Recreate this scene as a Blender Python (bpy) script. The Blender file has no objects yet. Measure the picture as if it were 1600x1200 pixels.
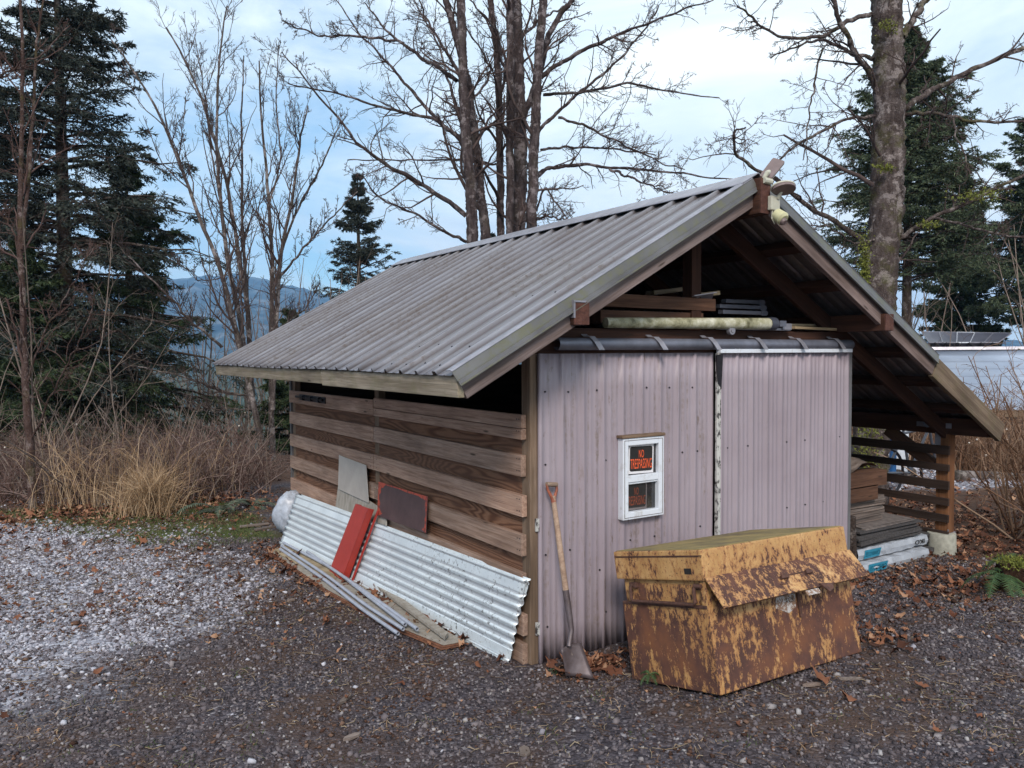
import bpy, math, random
import numpy as np
from mathutils import Matrix, Vector
R_ = math.radians
rng = np.random.default_rng(7); random.seed(7)
SC = bpy.context.scene
# ------------------------------------------------------------------ camera
F_PX = 1229.2
CAM = np.array([-2.63, -3.81, 1.85])
_y, _t, _r = R_(32.714), R_(2.22), R_(-0.314)
FW = np.array([math.sin(_y)*math.cos(_t), math.cos(_y)*math.cos(_t), -math.sin(_t)])
RT0 = np.array([math.cos(_y), -math.sin(_y), 0.0]); UP0 = np.cross(RT0, FW)
RT = RT0*math.cos(_r)+UP0*math.sin(_r); UP = -RT0*math.sin(_r)+UP0*math.cos(_r)
cd = bpy.data.cameras.new('camera'); cam = bpy.data.objects.new('camera', cd); SC.collection.objects.link(cam)
cd.sensor_width = 36; cd.lens = F_PX/1600*36; cd.clip_start = .05; cd.clip_end = 20000
cam.matrix_world = Matrix(((RT[0], UP[0], -FW[0], CAM[0]), (RT[1], UP[1], -FW[1], CAM[1]), (RT[2], UP[2], -FW[2], CAM[2]), (0, 0, 0, 1)))
SC.camera = cam
def ray(px, py): return FW+RT*(px-800)/F_PX-UP*(py-600)/F_PX
def ad(px, py, d): return CAM+ray(px, py)*d
def pl(px, py, ax, v):
    q = ray(px, py); return CAM+q*((v-CAM[ax])/q[ax])
# ------------------------------------------------------------------ node helpers
def nd(nt, typ, ins=None, **props):
    n = nt.nodes.new(typ)
    for k, v in props.items(): setattr(n, k, v)
    for k, v in (ins or {}).items():
        s = n.inputs[k]
        if isinstance(v, bpy.types.NodeSocket): nt.links.new(v, s)
        else:
            try: s.default_value = v
            except Exception: s.default_value = tuple(v)+(1.0,)
    return n
def c4(c): return tuple(c)+(1.0,) if len(c) == 3 else tuple(c)
class G:
    def __init__(s, nt): s.nt = nt
    def obj(s): return nd(s.nt, 'ShaderNodeTexCoord').outputs['Object']
    def map(s, v, sc=(1, 1, 1), loc=(0, 0, 0)): return nd(s.nt, 'ShaderNodeMapping', {'Vector': v, 'Scale': sc, 'Location': loc}).outputs[0]
    def noise(s, v, scale=5, det=4, rough=.55, dist=0): return nd(s.nt, 'ShaderNodeTexNoise', {'Vector': v, 'Scale': scale, 'Detail': det, 'Roughness': rough, 'Distortion': dist}).outputs['Fac']
    def vor(s, v, scale, out='Distance', feature='F1'): return nd(s.nt, 'ShaderNodeTexVoronoi', {'Vector': v, 'Scale': scale}, feature=feature).outputs[out]
    def ramp(s, f, stops, mode='LINEAR'):
        n = nd(s.nt, 'ShaderNodeValToRGB', {'Fac': f}); e = n.color_ramp.elements; n.color_ramp.interpolation = mode
        while len(e) < len(stops): e.new(.5)
        for i, (p, c) in enumerate(stops):
            e[i].position = p; e[i].color = c4(c) if hasattr(c, '__len__') else (c, c, c, 1)
        return n.outputs[0]
    def mix(s, f, a, b, mode='MIX'):
        n = s.nt.nodes.new('ShaderNodeMix'); n.data_type = 'RGBA'; n.blend_type = mode
        for i, v in ((0, f), (6, a), (7, b)):
            if isinstance(v, bpy.types.NodeSocket): s.nt.links.new(v, n.inputs[i])
            else: n.inputs[i].default_value = c4(v) if hasattr(v, '__len__') else v
        return n.outputs[2]
    def m(s, op, a, b=0.0, clamp=False):
        n = s.nt.nodes.new('ShaderNodeMath'); n.operation = op; n.use_clamp = clamp
        for i, v in ((0, a), (1, b)):
            if isinstance(v, bpy.types.NodeSocket): s.nt.links.new(v, n.inputs[i])
            else: n.inputs[i].default_value = v
        return n.outputs[0]
    def xyz(s, v): return nd(s.nt, 'ShaderNodeSeparateXYZ', {'Vector': v}).outputs
    def rnd(s): return nd(s.nt, 'ShaderNodeObjectInfo').outputs['Random']
    def isl(s): return nd(s.nt, 'ShaderNodeNewGeometry').outputs['Random Per Island']
    def addv(s, v, r, k=(13., 7., 5.)):
        c = nd(s.nt, 'ShaderNodeVectorMath', {0: r, 1: k}, operation='MULTIPLY').outputs[0]
        return nd(s.nt, 'ShaderNodeVectorMath', {0: v, 1: c}, operation='ADD').outputs[0]
    def bump(s, h, st=.3, d=.01): return nd(s.nt, 'ShaderNodeBump', {'Height': h, 'Strength': st, 'Distance': d}).outputs[0]
    def attr(s, n): return nd(s.nt, 'ShaderNodeAttribute', attribute_name=n).outputs['Fac']
def mat(name, fn, **kw):
    m = bpy.data.materials.new(name); m.use_nodes = True; nt = m.node_tree
    b = nt.nodes['Principled BSDF']; g = G(nt)
    out = fn(g) or {}
    out.update(kw)
    for k, v in out.items():
        k = {'c': 'Base Color', 'r': 'Roughness', 'me': 'Metallic', 'n': 'Normal', 'a': 'Alpha', 's': 'Specular IOR Level'}.get(k, k)
        if isinstance(v, bpy.types.NodeSocket): nt.links.new(v, b.inputs[k])
        else: b.inputs[k].default_value = c4(v) if hasattr(v, '__len__') else v
    return m
# ------------------------------------------------------------------ world, sun, exposure
SUN_EL, SUN_HEAD = 38.0, 215.0      # heading the sun stands at, clockwise from +Y
w = bpy.data.worlds.new('World'); SC.world = w; w.use_nodes = True; nt = w.node_tree; g = G(nt)
dirv = nd(nt, 'ShaderNodeTexCoord').outputs['Generated']
sky = nd(nt, 'ShaderNodeTexSky', sky_type='NISHITA', sun_disc=False, sun_elevation=R_(SUN_EL), sun_rotation=R_(SUN_HEAD), air_density=1.0, dust_density=.6).outputs[0]
sky = g.mix(1.0, sky, (.62, 1.12, 1.28), 'MULTIPLY')
sx = g.xyz(dirv)
dm = g.map(dirv, (1, 1, 2.6))
cl = g.noise(dm, 2.2, 7, .56, .35)
cl2 = g.noise(dm, 6.5, 6, .6, .5)
d0 = ray(385, 310); d0 = d0/np.linalg.norm(d0)
dt = nd(nt, 'ShaderNodeVectorMath', {0: dirv, 1: tuple(d0)}, operation='DOT_PRODUCT').outputs['Value']
gap = g.ramp(dt, [(.945, 0), (.996, 1)])
gap = g.m('ADD', g.m('MULTIPLY', gap, .55), g.m('MULTIPLY', g.m('SUBTRACT', g.m('ADD', g.m('MULTIPLY', cl, .6), g.m('MULTIPLY', cl2, .5)), .55), 2.6))
gapm = g.ramp(gap, [(.18, 0), (.85, .66)])
cshade = g.noise(g.map(dirv, (1, 1, 3.2), (3, 1, 2)), 2.6, 6, .6, .6)
ccol = g.ramp(cshade, [(.32, (6.2, 7.5, 8.6)), (.5, (8.0, 9.1, 9.8)), (.66, (10.2, 10.8, 10.8))])
col = g.mix(gapm, ccol, sky)
bg = nt.nodes['Background']; nt.links.new(col, bg.inputs['Color']); bg.inputs['Strength'].default_value = .1
sl = bpy.data.lights.new('sun', 'SUN'); sl.energy = 2.6; sl.angle = R_(14); sl.color = (1, .92, .84)
so = bpy.data.objects.new('sun', sl); SC.collection.objects.link(so)
sd = Vector((math.sin(R_(SUN_HEAD))*math.cos(R_(SUN_EL)), math.cos(R_(SUN_HEAD))*math.cos(R_(SUN_EL)), math.sin(R_(SUN_EL))))
so.rotation_euler = sd.to_track_quat('Z', 'Y').to_euler(); so.location = (-6, -8, 12)
SC.view_settings.view_transform = 'Standard'; SC.view_settings.look = 'None'; SC.view_settings.exposure = 0.45; SC.view_settings.gamma = 1.0
SC.cycles.max_bounces = 6; SC.cycles.volume_bounces = 0
# ------------------------------------------------------------------ object helpers
def setp(o, label=None, cat=None, group=None, kind=None):
    for k, v in (('label', label), ('category', cat), ('group', group), ('kind', kind)):
        if v: o[k] = v
    return o
LOC = {}
def link(o, parent=None, loc=(0, 0, 0)):
    SC.collection.objects.link(o)
    loc = Vector(loc); LOC[o.name] = loc.copy()
    if parent: o.parent = parent; o.location = loc-LOC[parent.name]
    else: o.location = loc
    return o
def thing(name, loc, label, cat, group=None):
    return setp(link(bpy.data.objects.new(name, None), None, loc), label, cat, group)
def npmesh(name, V, F, m, smooth=False, attrs=None):
    me = bpy.data.meshes.new(name); V = np.asarray(V, np.float32)
    Fs = F if isinstance(F, list) else [F]
    Fs = [np.asarray(f, np.int32) for f in Fs if len(f)]
    li = np.concatenate([f.ravel() for f in Fs]); tot = np.concatenate([np.full(len(f), f.shape[1], np.int32) for f in Fs])
    st = np.concatenate([[0], np.cumsum(tot)[:-1]]).astype(np.int32)
    me.vertices.add(len(V)); me.vertices.foreach_set('co', V.ravel())
    me.loops.add(len(li)); me.loops.foreach_set('vertex_index', li)
    me.polygons.add(len(tot)); me.polygons.foreach_set('loop_start', st); me.polygons.foreach_set('loop_total', tot)
    if smooth: me.polygons.foreach_set('use_smooth', np.ones(len(tot), bool))
    for k, a in (attrs or {}).items():
        at = me.attributes.new(k, 'FLOAT', 'POINT'); at.data.foreach_set('value', np.asarray(a, np.float32))
    me.update(calc_edges=True)
    if m: me.materials.append(m)
    return me
def npobj(name, V, F, m, parent=None, loc=(0, 0, 0), smooth=False, attrs=None):
    V = np.asarray(V, float)-np.asarray(loc, float)
    return link(bpy.data.objects.new(name, npmesh(name, V, F, m, smooth, attrs)), parent, loc)
def norm(v):
    v = np.asarray(v, float); return v/np.maximum(np.linalg.norm(v, axis=-1, keepdims=True), 1e-9)
def frames(T):
    ref = np.where(np.abs(T[..., 2:3]) > .9, np.array([1., 0, 0]), np.array([0, 0, 1.]))
    A = norm(np.cross(ref, T)); return A, np.cross(T, A)
def tubes(P, Rr, s=3, caps=False):
    """P [n,k,3], Rr [n,k] -> verts, quads"""
    P = np.asarray(P, float); Rr = np.asarray(Rr, float); n, k = Rr.shape
    T = np.gradient(P, axis=1); T = norm(T)
    Tm = norm(T.mean(axis=1, keepdims=True)); A, _ = frames(Tm); A = A-(A*T).sum(-1, keepdims=True)*T; A = norm(A); B = np.cross(T, A)
    th = np.arange(s)*2*math.pi/s
    V = P[:, :, None, :]+Rr[:, :, None, None]*(A[:, :, None, :]*np.cos(th)[None, None, :, None]+B[:, :, None, :]*np.sin(th)[None, None, :, None])
    idx = np.arange(n*k*s).reshape(n, k, s)
    a = idx[:, :-1, :]; b = np.roll(a, -1, 2); d = idx[:, 1:, :]; c = np.roll(d, -1, 2)
    Fq = np.stack([a, b, c, d], -1).reshape(-1, 4)
    return V.reshape(-1, 3), Fq
class MB:
    def __init__(s): s.V = []; s.F = []; s.n = 0
    def add(s, V, F):
        for f in F: s.F.append([i+s.n for i in f])
        s.V.extend([tuple(map(float, v)) for v in V]); s.n += len(V); return s
    def box(s, a, b, M=None, bev=0):
        a, b = np.minimum(a, b), np.maximum(a, b)
        V = [np.array([(a, b)[i][0], (a, b)[j][1], (a, b)[k][2]]) for i in (0, 1) for j in (0, 1) for k in (0, 1)]
        if M is not None: V = [M@v for v in V]
        return s.add(V, [(0, 1, 3, 2), (4, 6, 7, 5), (0, 4, 5, 1), (2, 3, 7, 6), (0, 2, 6, 4), (1, 5, 7, 3)])
    def hexa(s, bot, top):      # 4 bottom points counter clockwise, 4 top points
        return s.add(list(bot)+list(top), [(3, 2, 1, 0), (4, 5, 6, 7), (0, 1, 5, 4), (1, 2, 6, 5), (2, 3, 7, 6), (3, 0, 4, 7)])
    def tube(s, pts, r, n=10, caps=True):
        pts = np.asarray(pts, float); r = np.broadcast_to(np.asarray(r, float), (len(pts),))
        V, F = tubes(pts[None], r[None], n); F = [tuple(f) for f in F]
        if caps:
            F.append(tuple(range(n))[::-1]); k = len(pts)*n; F.append(tuple(range(k-n, k)))
        return s.add(V, F)
    def prism(s, poly, vec):    # closed planar polygon pushed along vec
        poly = [np.asarray(p, float) for p in poly]; n = len(poly); v = np.asarray(vec, float)
        return s.add(poly+[p+v for p in poly], [tuple(range(n))[::-1], tuple(range(n, 2*n))]+[(i, (i+1) % n, n+(i+1) % n, n+i) for i in range(n)])
    def build(s, name, m, parent=None, loc=None, smooth=False, bev=0, seg=2):
        loc = loc if loc is not None else (LOC[parent.name] if parent else np.mean(np.array(s.V), 0))
        me = bpy.data.meshes.new(name); L = np.asarray(tuple(loc), float)
        me.from_pydata([tuple(np.array(v)-L) for v in s.V], [], s.F); me.update()
        import bmesh
        bm = bmesh.new(); bm.from_mesh(me); bmesh.ops.recalc_face_normals(bm, faces=bm.faces)
        if bev: bmesh.ops.bevel(bm, geom=[e for e in bm.edges if e.calc_face_angle(0) > .5], offset=bev, segments=seg, affect='EDGES', profile=.6)
        bm.to_mesh(me); bm.free()
        if smooth:
            me.polygons.foreach_set('use_smooth', np.ones(len(me.polygons), bool)); 
        if m: me.materials.append(m)
        o = link(bpy.data.objects.new(name, me), parent, loc)
        if smooth and smooth != 'all':
            try: me.set_sharp_from_angle(angle=R_(38))
            except Exception: pass
        return o
def plank(name, p0, p1, wv, t, m, parent=None, bev=.004, jag=0):
    """board from p0 to p1; wv = width vector (length = width); t = thickness. local X runs along the grain"""
    p0, p1, wv = (np.asarray(q, float) for q in (p0, p1, wv)); X = norm(p1-p0); W = np.linalg.norm(wv)
    Y = norm(wv-(wv@X)*X); Z = np.cross(X, Y); L = np.linalg.norm(p1-p0)
    b = MB(); b.box((0, -W/2, -t/2), (L, W/2, t/2))
    me_o = b.build(name, m, None, (0, 0, 0), bev=bev)
    M = Matrix(((X[0], Y[0], Z[0], p0[0]), (X[1], Y[1], Z[1], p0[1]), (X[2], Y[2], Z[2], p0[2]), (0, 0, 0, 1)))
    LOC[me_o.name] = Vector(p0)
    if parent:
        me_o.parent = parent; M.translation = Vector(p0)-LOC[parent.name]
    me_o.matrix_local = M
    return me_o
def text(name, body, m, parent, origin, xdir, ydir, height, width=None, off=.0015, bold=0):
    cu = bpy.data.curves.new(name, 'FONT'); cu.body = body; cu.size = 1; cu.extrude = .0; cu.offset = bold; cu.align_x = 'CENTER'; cu.align_y = 'CENTER'; cu.resolution_u = 3
    to = bpy.data.objects.new(name, cu); SC.collection.objects.link(to)
    bpy.context.view_layer.update()
    me = bpy.data.meshes.new_from_object(to.evaluated_get(bpy.context.evaluated_depsgraph_get()))
    bpy.data.objects.remove(to); bpy.data.curves.remove(cu)
    co = np.zeros(len(me.vertices)*3); me.vertices.foreach_get('co', co); co = co.reshape(-1, 3)
    c = (co.min(0)+co.max(0))/2; s = co.max(0)-co.min(0); co = co-c
    co[:, 1] *= height/s[1]; co[:, 0] *= (width/s[0] if width else height/s[1])
    X = norm(xdir); Y = norm(ydir); Z = np.cross(X, Y)
    P = co[:, :1]*X+co[:, 1:2]*Y+Z*off+np.asarray(origin)
    P -= np.array(tuple(LOC[parent.name]))
    me.vertices.foreach_set('co', P.ravel()); me.update(); me.materials.clear(); me.materials.append(m)
    me.name = name
    return link(bpy.data.objects.new(name, me), parent, LOC[parent.name])
# ------------------------------------------------------------------ materials
def wood(name, c1, c2, c3, moss=0, rough=.85, gs=1.0, dark=.35):
    def f(g):
        v = g.addv(g.obj(), g.rnd())
        gr = g.noise(g.map(v, (1.6*gs, 34*gs, 34*gs)), 1.0, 6, .62, .5)
        big = g.noise(g.map(v, (.9, 3, 3)), 2.0, 4, .6)
        fine = g.noise(g.map(v, (5, 190, 190)), 1.0, 3, .6)
        col = g.ramp(gr, [(.3, c1), (.52, c2), (.72, c3)])
        col = g.mix(g.ramp(big, [(.35, 0), (.7, .55)]), col, tuple(x*dark for x in c1))
        col = g.mix(g.ramp(fine, [(.5, 0), (.72, .45)]), col, tuple(x*.3 for x in c1))
        tint = g.ramp(g.rnd(), [(0, (.78, .76, .74)), (.5, (1, 1, 1)), (1, (1.12, 1.05, 1.0))])
        col = g.mix(1.0, col, tint, 'MULTIPLY')
        kn = g.vor(g.map(v, (1.3, 7, 7)), 1.6); col = g.mix(g.ramp(kn, [(.05, .8), (.1, 0)]), col, (.03, .018, .012))
        if moss: col = g.mix(g.ramp(g.noise(v, 7, 6, .7), [(.5, 0), (.66, moss)]), col, (.10, .11, .03))
        return dict(c=col, r=rough, n=g.bump(g.m('ADD', gr, g.m('MULTIPLY', fine, .5)), .5, .004), s=.25)
    return mat(name, f)
M_BOARD = wood('weathered_board', (.25, .155, .115), (.39, .262, .200), (.51, .375, .300), gs=1.7)
M_FASCIA = wood('grey_fascia', (.16, .125, .085), (.27, .22, .165), (.37, .31, .24), moss=.25)
M_BARGE = wood('barge_board', (.11, .078, .068), (.20, .15, .14), (.27, .215, .205))
M_POST = wood('post_wood', (.12, .078, .052), (.205, .14, .095), (.28, .2, .15))
M_ROT = wood('old_rafter', (.13, .088, .06), (.20, .145, .10), (.27, .21, .16), moss=.25)
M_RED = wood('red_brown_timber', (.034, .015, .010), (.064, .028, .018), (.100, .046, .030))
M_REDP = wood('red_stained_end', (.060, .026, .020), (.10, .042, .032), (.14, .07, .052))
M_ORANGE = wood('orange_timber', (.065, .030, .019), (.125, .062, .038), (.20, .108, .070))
M_ORPOST = wood('orange_post', (.095, .042, .020), (.19, .086, .040), (.28, .14, .07))
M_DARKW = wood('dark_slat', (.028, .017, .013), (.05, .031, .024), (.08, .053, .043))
M_GREYW = wood('grey_old_board', (.11, .082, .07), (.20, .16, .14), (.30, .25, .225))
M_PALEW = wood('pale_board', (.30, .23, .14), (.43, .34, .22), (.52, .43, .30))
def f_ply(g):
    v = g.addv(g.obj(), g.rnd()); 
    n0 = g.noise(g.map(v, (1, .20, 1.9)), 1.7, 2.6, .5, .25)
    wv = g.m('ADD', g.m('MULTIPLY', g.m('SINE', g.m('MULTIPLY', n0, 250.0)), .5), .5)
    col = g.ramp(wv, [(.05, (.090, .040, .024)), (.45, (.145, .070, .040)), (.9, (.195, .100, .060))])
    big = g.noise(g.map(v, (1, .5, 1)), 2.4, 4, .6)
    col = g.mix(g.ramp(big, [(.35, 0), (.7, .6)]), col, (.12, .066, .045))
    fine = g.noise(g.map(v, (1, 14, 160)), 1.0, 3, .6); col = g.mix(g.ramp(fine, [(.5, 0), (.75, .5)]), col, (.055, .03, .022))
    return dict(c=col, r=.88, n=g.bump(wv, .3, .003), s=.2)
M_PLY = mat('weathered_plywood', f_ply)
def f_roof(g):
    v = g.obj(); x = g.xyz(v)
    st = g.noise(g.map(v, (1.2, 22, 1.2)), 1.0, 5, .6)
    big = g.noise(v, 1.1, 5, .6)
    spk = g.noise(v, 26, 4, .7)
    col = g.ramp(st, [(.28, (.155, .138, .145)), (.5, (.265, .250, .270)), (.72, (.40, .39, .42))])
    col = g.mix(g.ramp(big, [(.4, 0), (.75, .5)]), col, (.24, .205, .185))
    dirt = g.m('MULTIPLY', g.ramp(spk, [(.52, 0), (.66, 1)]), g.ramp(big, [(.38, .1), (.62, .8)]))
    col = g.mix(dirt, col, (.12, .083, .062))
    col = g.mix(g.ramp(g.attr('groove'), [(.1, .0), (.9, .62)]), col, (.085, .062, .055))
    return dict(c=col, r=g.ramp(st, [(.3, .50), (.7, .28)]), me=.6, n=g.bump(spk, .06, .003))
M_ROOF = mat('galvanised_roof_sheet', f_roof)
def f_trim(g):
    v = g.obj(); n1 = g.noise(v, 3, 5, .6); n2 = g.noise(v, 17, 5, .7)
    col = g.ramp(n1, [(.3, (.085, .080, .078)), (.7, (.15, .145, .14))])
    col = g.mix(g.ramp(n2, [(.46, 0), (.6, .7)]), col, (.125, .12, .065))
    return dict(c=col, r=.45, me=.35)
M_TRIM = mat('mossy_trim_metal', f_trim)
def f_trim2(g):
    v = g.obj(); n1 = g.noise(v, 3, 5, .6)
    return dict(c=g.ramp(n1, [(.3, (.10, .095, .098)), (.7, (.19, .185, .19))]), r=.5, me=.3)
M_TRIM2 = mat('dark_trim_metal', f_trim2)
def f_und(g):
    v = g.obj(); n1 = g.noise(g.map(v, (1, 9, 1)), 1.5, 5, .6)
    return dict(c=g.ramp(n1, [(.3, (.045, .037, .036)), (.7, (.095, .080, .080))]), r=.5, me=.2)
M_UNDER = mat('roof_underside_metal', f_und)
def f_mauve(dirt):
    def f(g):
        v = g.obj()
        big = g.noise(v, 1.6, 4, .6)
        col = g.ramp(big, [(.3, (.262, .214, .240)), (.7, (.328, .276, .308))])
        st = g.noise(g.map(v, (26, 1, 1.1)), 1.0, 6, .68, .3); sp = g.noise(v, 24, 5, .7)
        msk = g.m('MULTIPLY', g.ramp(st, [(.52, 0), (.66, 1)]), g.ramp(sp, [(.42, .15), (.6, 1)]))
        col = g.mix(g.m('MULTIPLY', msk, dirt), col, (.15, .108, .078))
        z = g.xyz(v)[2]
        low = g.m('MULTIPLY', g.ramp(z, [(.0, 1), (.30, 0)]), g.ramp(g.noise(v, 9, 5, .7), [(.48, 0), (.70, .45)]))
        col = g.mix(low, col, (.17, .135, .115))
        col = g.mix(g.ramp(g.noise(g.map(v, (9, 9, 2.6)), 2, 6, .75), [(.63, 0), (.68, .8*dirt)]), col, (.13, .085, .055))
        return dict(c=col, r=.45, s=.4, n=g.bump(g.noise(v, 5, 3, .5), .25, .012))
    return f
M_MAUVE = mat('mauve_siding_dirty', f_mauve(.8)); M_MAUVE2 = mat('mauve_siding_clean', f_mauve(.18))
def flat(c, r=.6, me=0., sc=8., var=.25, s=.4):
    def f(g):
        n = g.noise(g.obj(), sc, 5, .65)
        return dict(c=g.ramp(n, [(.3, tuple(x*(1-var) for x in c)), (.7, tuple(min(1, x*(1+var)) for x in c))]), r=r, me=me, s=s)
    return f
def fm(name, *a, **k): return mat(name, flat(*a, **k))
M_WHITE = mat('white_vinyl', lambda g: dict(c=g.mix(g.ramp(g.noise(g.obj(), 14, 6, .75), [(.52, 0), (.72, .6)]), (.62, .645, .70), (.34, .31, .28)), r=.4))
M_WHITECHIP = mat('chipped_white', lambda g: dict(c=g.mix(g.ramp(g.noise(g.map(g.obj(), (2, 2, 1)), 16, 5, .7), [(.42, 0), (.5, 1)]), (.035, .03, .03), (.44, .43, .41)), r=.7))
M_GLASS = mat('window_glass', lambda g: dict(c=g.ramp(g.noise(g.obj(), 9, 5, .7), [(.4, (.014, .015, .018)), (.7, (.045, .042, .042))]), r=.08, s=.9))
M_BLACK = fm('black_print', (.016, .013, .012), .6)
M_ORP = fm('orange_print', (.78, .11, .03), .55, 0, 5, .08)
M_ORPD = fm('dimmed_orange_print', (.20, .045, .02), .55)  # same orange darkened, dimness behind the pane put into the colour
M_PAPER = fm('sign_paper', (.60, .58, .60), .6, 0, 5, .06)
M_PAPERW = mat('worn_paper', lambda g: dict(c=g.mix(g.ramp(g.noise(g.obj(), 45, 5, .75), [(.45, 0), (.52, 1)]), (.42, .40, .39), (.19, .11, .07)), r=.8))
M_PAPERD = fm('dim_sign_paper', (.12, .10, .10), .6)
M_GALVP = fm('track_metal', (.145, .15, .185), .45, .35, 6, .3)
M_STRAP = fm('strap_metal', (.26, .25, .28), .4, .4, 9, .3)
M_HANDLEW = wood('shovel_handle_wood', (.25, .165, .12), (.37, .27, .205), (.47, .36, .28))
M_ORHAND = fm('rusty_red_grip', (.26, .075, .04), .6, 0, 30, .4)
def f_blade(g):
    v = g.obj(); n = g.noise(v, 14, 6, .7); n2 = g.noise(g.map(v, (5, 5, 1.4)), 12, 4, .7)
    c = g.ramp(n, [(.3, (.075, .052, .052)), (.55, (.12, .095, .10)), (.75, (.17, .14, .15))])
    return dict(c=g.mix(g.ramp(n2, [(.64, 0), (.7, .7)]), c, (.34, .29, .24)), r=.5, me=.4)
M_BLADE = mat('worn_steel_blade', f_blade)
def f_galv(g):
    v = g.obj(); n = g.noise(v, 5, 5, .65); n2 = g.noise(v, 34, 5, .75); yy = g.xyz(v)[1]
    c = g.ramp(n, [(.3, (.56, .61, .645)), (.7, (.72, .77, .80))])
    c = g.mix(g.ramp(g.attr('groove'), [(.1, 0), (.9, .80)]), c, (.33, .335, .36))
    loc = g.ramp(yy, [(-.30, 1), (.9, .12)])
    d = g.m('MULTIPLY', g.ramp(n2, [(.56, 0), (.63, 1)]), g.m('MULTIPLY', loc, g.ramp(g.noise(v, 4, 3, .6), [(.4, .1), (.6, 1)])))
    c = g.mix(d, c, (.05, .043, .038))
    c = g.mix(g.ramp(g.noise(v, 60, 3, .7), [(.66, 0), (.72, .5)]), c, (.16, .14, .12))
    return dict(c=c, r=.42, me=.3)
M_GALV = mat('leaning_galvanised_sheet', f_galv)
def f_redp(g):
    v = g.obj(); n = g.noise(v, 7, 5, .65); sp = g.noise(v, 60, 3, .6)
    c = g.ramp(n, [(.3, (.26, .022, .016)), (.7, (.36, .034, .022))])
    return dict(c=g.mix(g.ramp(sp, [(.68, 0), (.74, .7)]), c, (.08, .03, .02)), r=.45)
M_REDM = mat('red_painted_steel', f_redp)
M_CONDUIT = fm('grey_conduit', (.33, .35, .41), .42, .1, 12, .18)
M_BEIGE = fm('beige_sheet', (.36, .325, .295), .6, 0, 5, .12)
M_BEIGE2 = mat('scuffed_beige_sheet', lambda g: dict(c=g.ramp(g.noise(g.map(g.obj(), (1, 1, .3)), 22, 5, .7), [(.3, (.18, .15, .12)), (.7, (.36, .33, .29))]), r=.7))
def f_rframe(g):
    v = g.obj(); n = g.noise(v, 24, 5, .7)
    return dict(c=g.mix(g.ramp(n, [(.5, 0), (.58, 1)]), (.36, .055, .028), (.14, .03, .022)), r=.5)
M_RFRAME = mat('orange_red_edge_paint', f_rframe)
M_BROWNP = fm('dark_brown_panel', (.070, .040, .040), .5, 0, 9, .25)
M_PLYR = fm('red_brown_plywood_edge', (.15, .062, .034), .8, 0, 20, .4)
M_BAG = fm('white_plastic_bag', (.34, .37, .43), .35, 0, 16, .35)
M_BLACKM = fm('black_latch_metal', (.022, .02, .024), .4, .5, 30, .4)
def f_rust(top):
    def f(g):
        v = g.obj(); x = g.xyz(v)
        h = x[2]
        # rust share grows towards the bottom of the chest
        hb = g.m('MULTIPLY', g.m('SUBTRACT', .40, h), .24)
        hb = g.m('MAXIMUM', g.m('MINIMUM', hb, .030), -.055)
        if top: hb = g.m('ADD', g.m('MULTIPLY', h, 0), -.030 if top == 1 else .015)
        n1 = g.noise(g.map(v, (1, 1, .7)), 8.5, 10, .78, .10)
        n2 = g.noise(g.map(v, (1, 1, .50)), 34, 7, .78, .1); n0 = g.noise(v, 2.3, 3, .5)
        hb = g.m('ADD', hb, g.m('MULTIPLY', g.m('SUBTRACT', n0, .5), .16))
        s = g.m('ADD', g.m('ADD', g.m('MULTIPLY', n1, .48), g.m('MULTIPLY', n2, .52)), hb)
        fr_ = g.ramp(g.noise(v, 75, 4, .7), [(.60, 0), (.63, .85)]); rustm = g.mix(fr_, g.ramp(s, [(.496, 0), (.514, 1)]), (1, 1, 1))
        paint = g.ramp(g.noise(v, 7, 5, .6), [(.3, (.36, .195, .070)), (.55, (.46, .265, .105)), (.75, (.53, .33, .15))])
        paint = g.mix(g.ramp(s, [(.43, 0), (.495, .75)]), paint, (.30, .125, .045))
        stain = g.noise(g.map(v, (9, 9, .9)), 1.6, 5, .65); paint = g.mix(g.ramp(stain, [(.55, 0), (.72, .55)]), paint, (.22, .10, .035))
        n3 = g.noise(v, 3.2, 6, .65); n4 = g.noise(v, 40, 4, .7)
        rust = g.ramp(n3, [(.32, (.038, .020, .018)), (.5, (.082, .036, .027)), (.68, (.17, .066, .030))])
        rust = g.mix(g.ramp(n4, [(.45, 0), (.7, .5)]), rust, (.14, .055, .035))
        c = g.mix(rustm, paint, rust)
        c = g.mix(g.ramp(g.noise(g.map(v, (1, 1, .5)), 6.3, 6, .78), [(.70, 0), (.715, .9)]), c, (.46, .44, .45))
        bh = g.m('ADD', g.m('MULTIPLY', rustm, -1), g.m('MULTIPLY', n4, .4))
        return dict(c=c, r=g.mix(rustm, (.5, .5, .5), (.85, .85, .85)), n=g.bump(bh, .5, .0025), s=.35)
    return f
M_RUST = mat('rusted_yellow_paint', f_rust(0)); M_RUSTL = mat('rusted_yellow_lid_paint', f_rust(1)); M_RUSTF = mat('rusted_flap_paint', f_rust(2))
M_MOSSTOP = mat('mossy_lid_top', lambda g: dict(c=g.ramp(g.noise(g.obj(), 5, 6, .7), [(.35, (.10, .072, .042)), (.5, (.19, .145, .055)), (.7, (.30, .215, .08))]), r=.9))
M_RUSTD = fm('dark_rust', (.075, .034, .024), .85, 0, 40, .5)
def f_pvc(g):
    v = g.obj(); n = g.noise(v, 10, 6, .72)
    return dict(c=g.ramp(n, [(.35, (.10, .092, .045)), (.5, (.32, .30, .19)), (.68, (.58, .56, .46))]), r=.7)
M_PVC = mat('mossy_plastic_pipe', f_pvc)
M_PIPECAP = fm('grey_pipe_cap', (.045, .048, .065), .5)
M_LAMPW = fm('aged_white_plastic', (.44, .42, .34), .45, 0, 20, .12)
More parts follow.
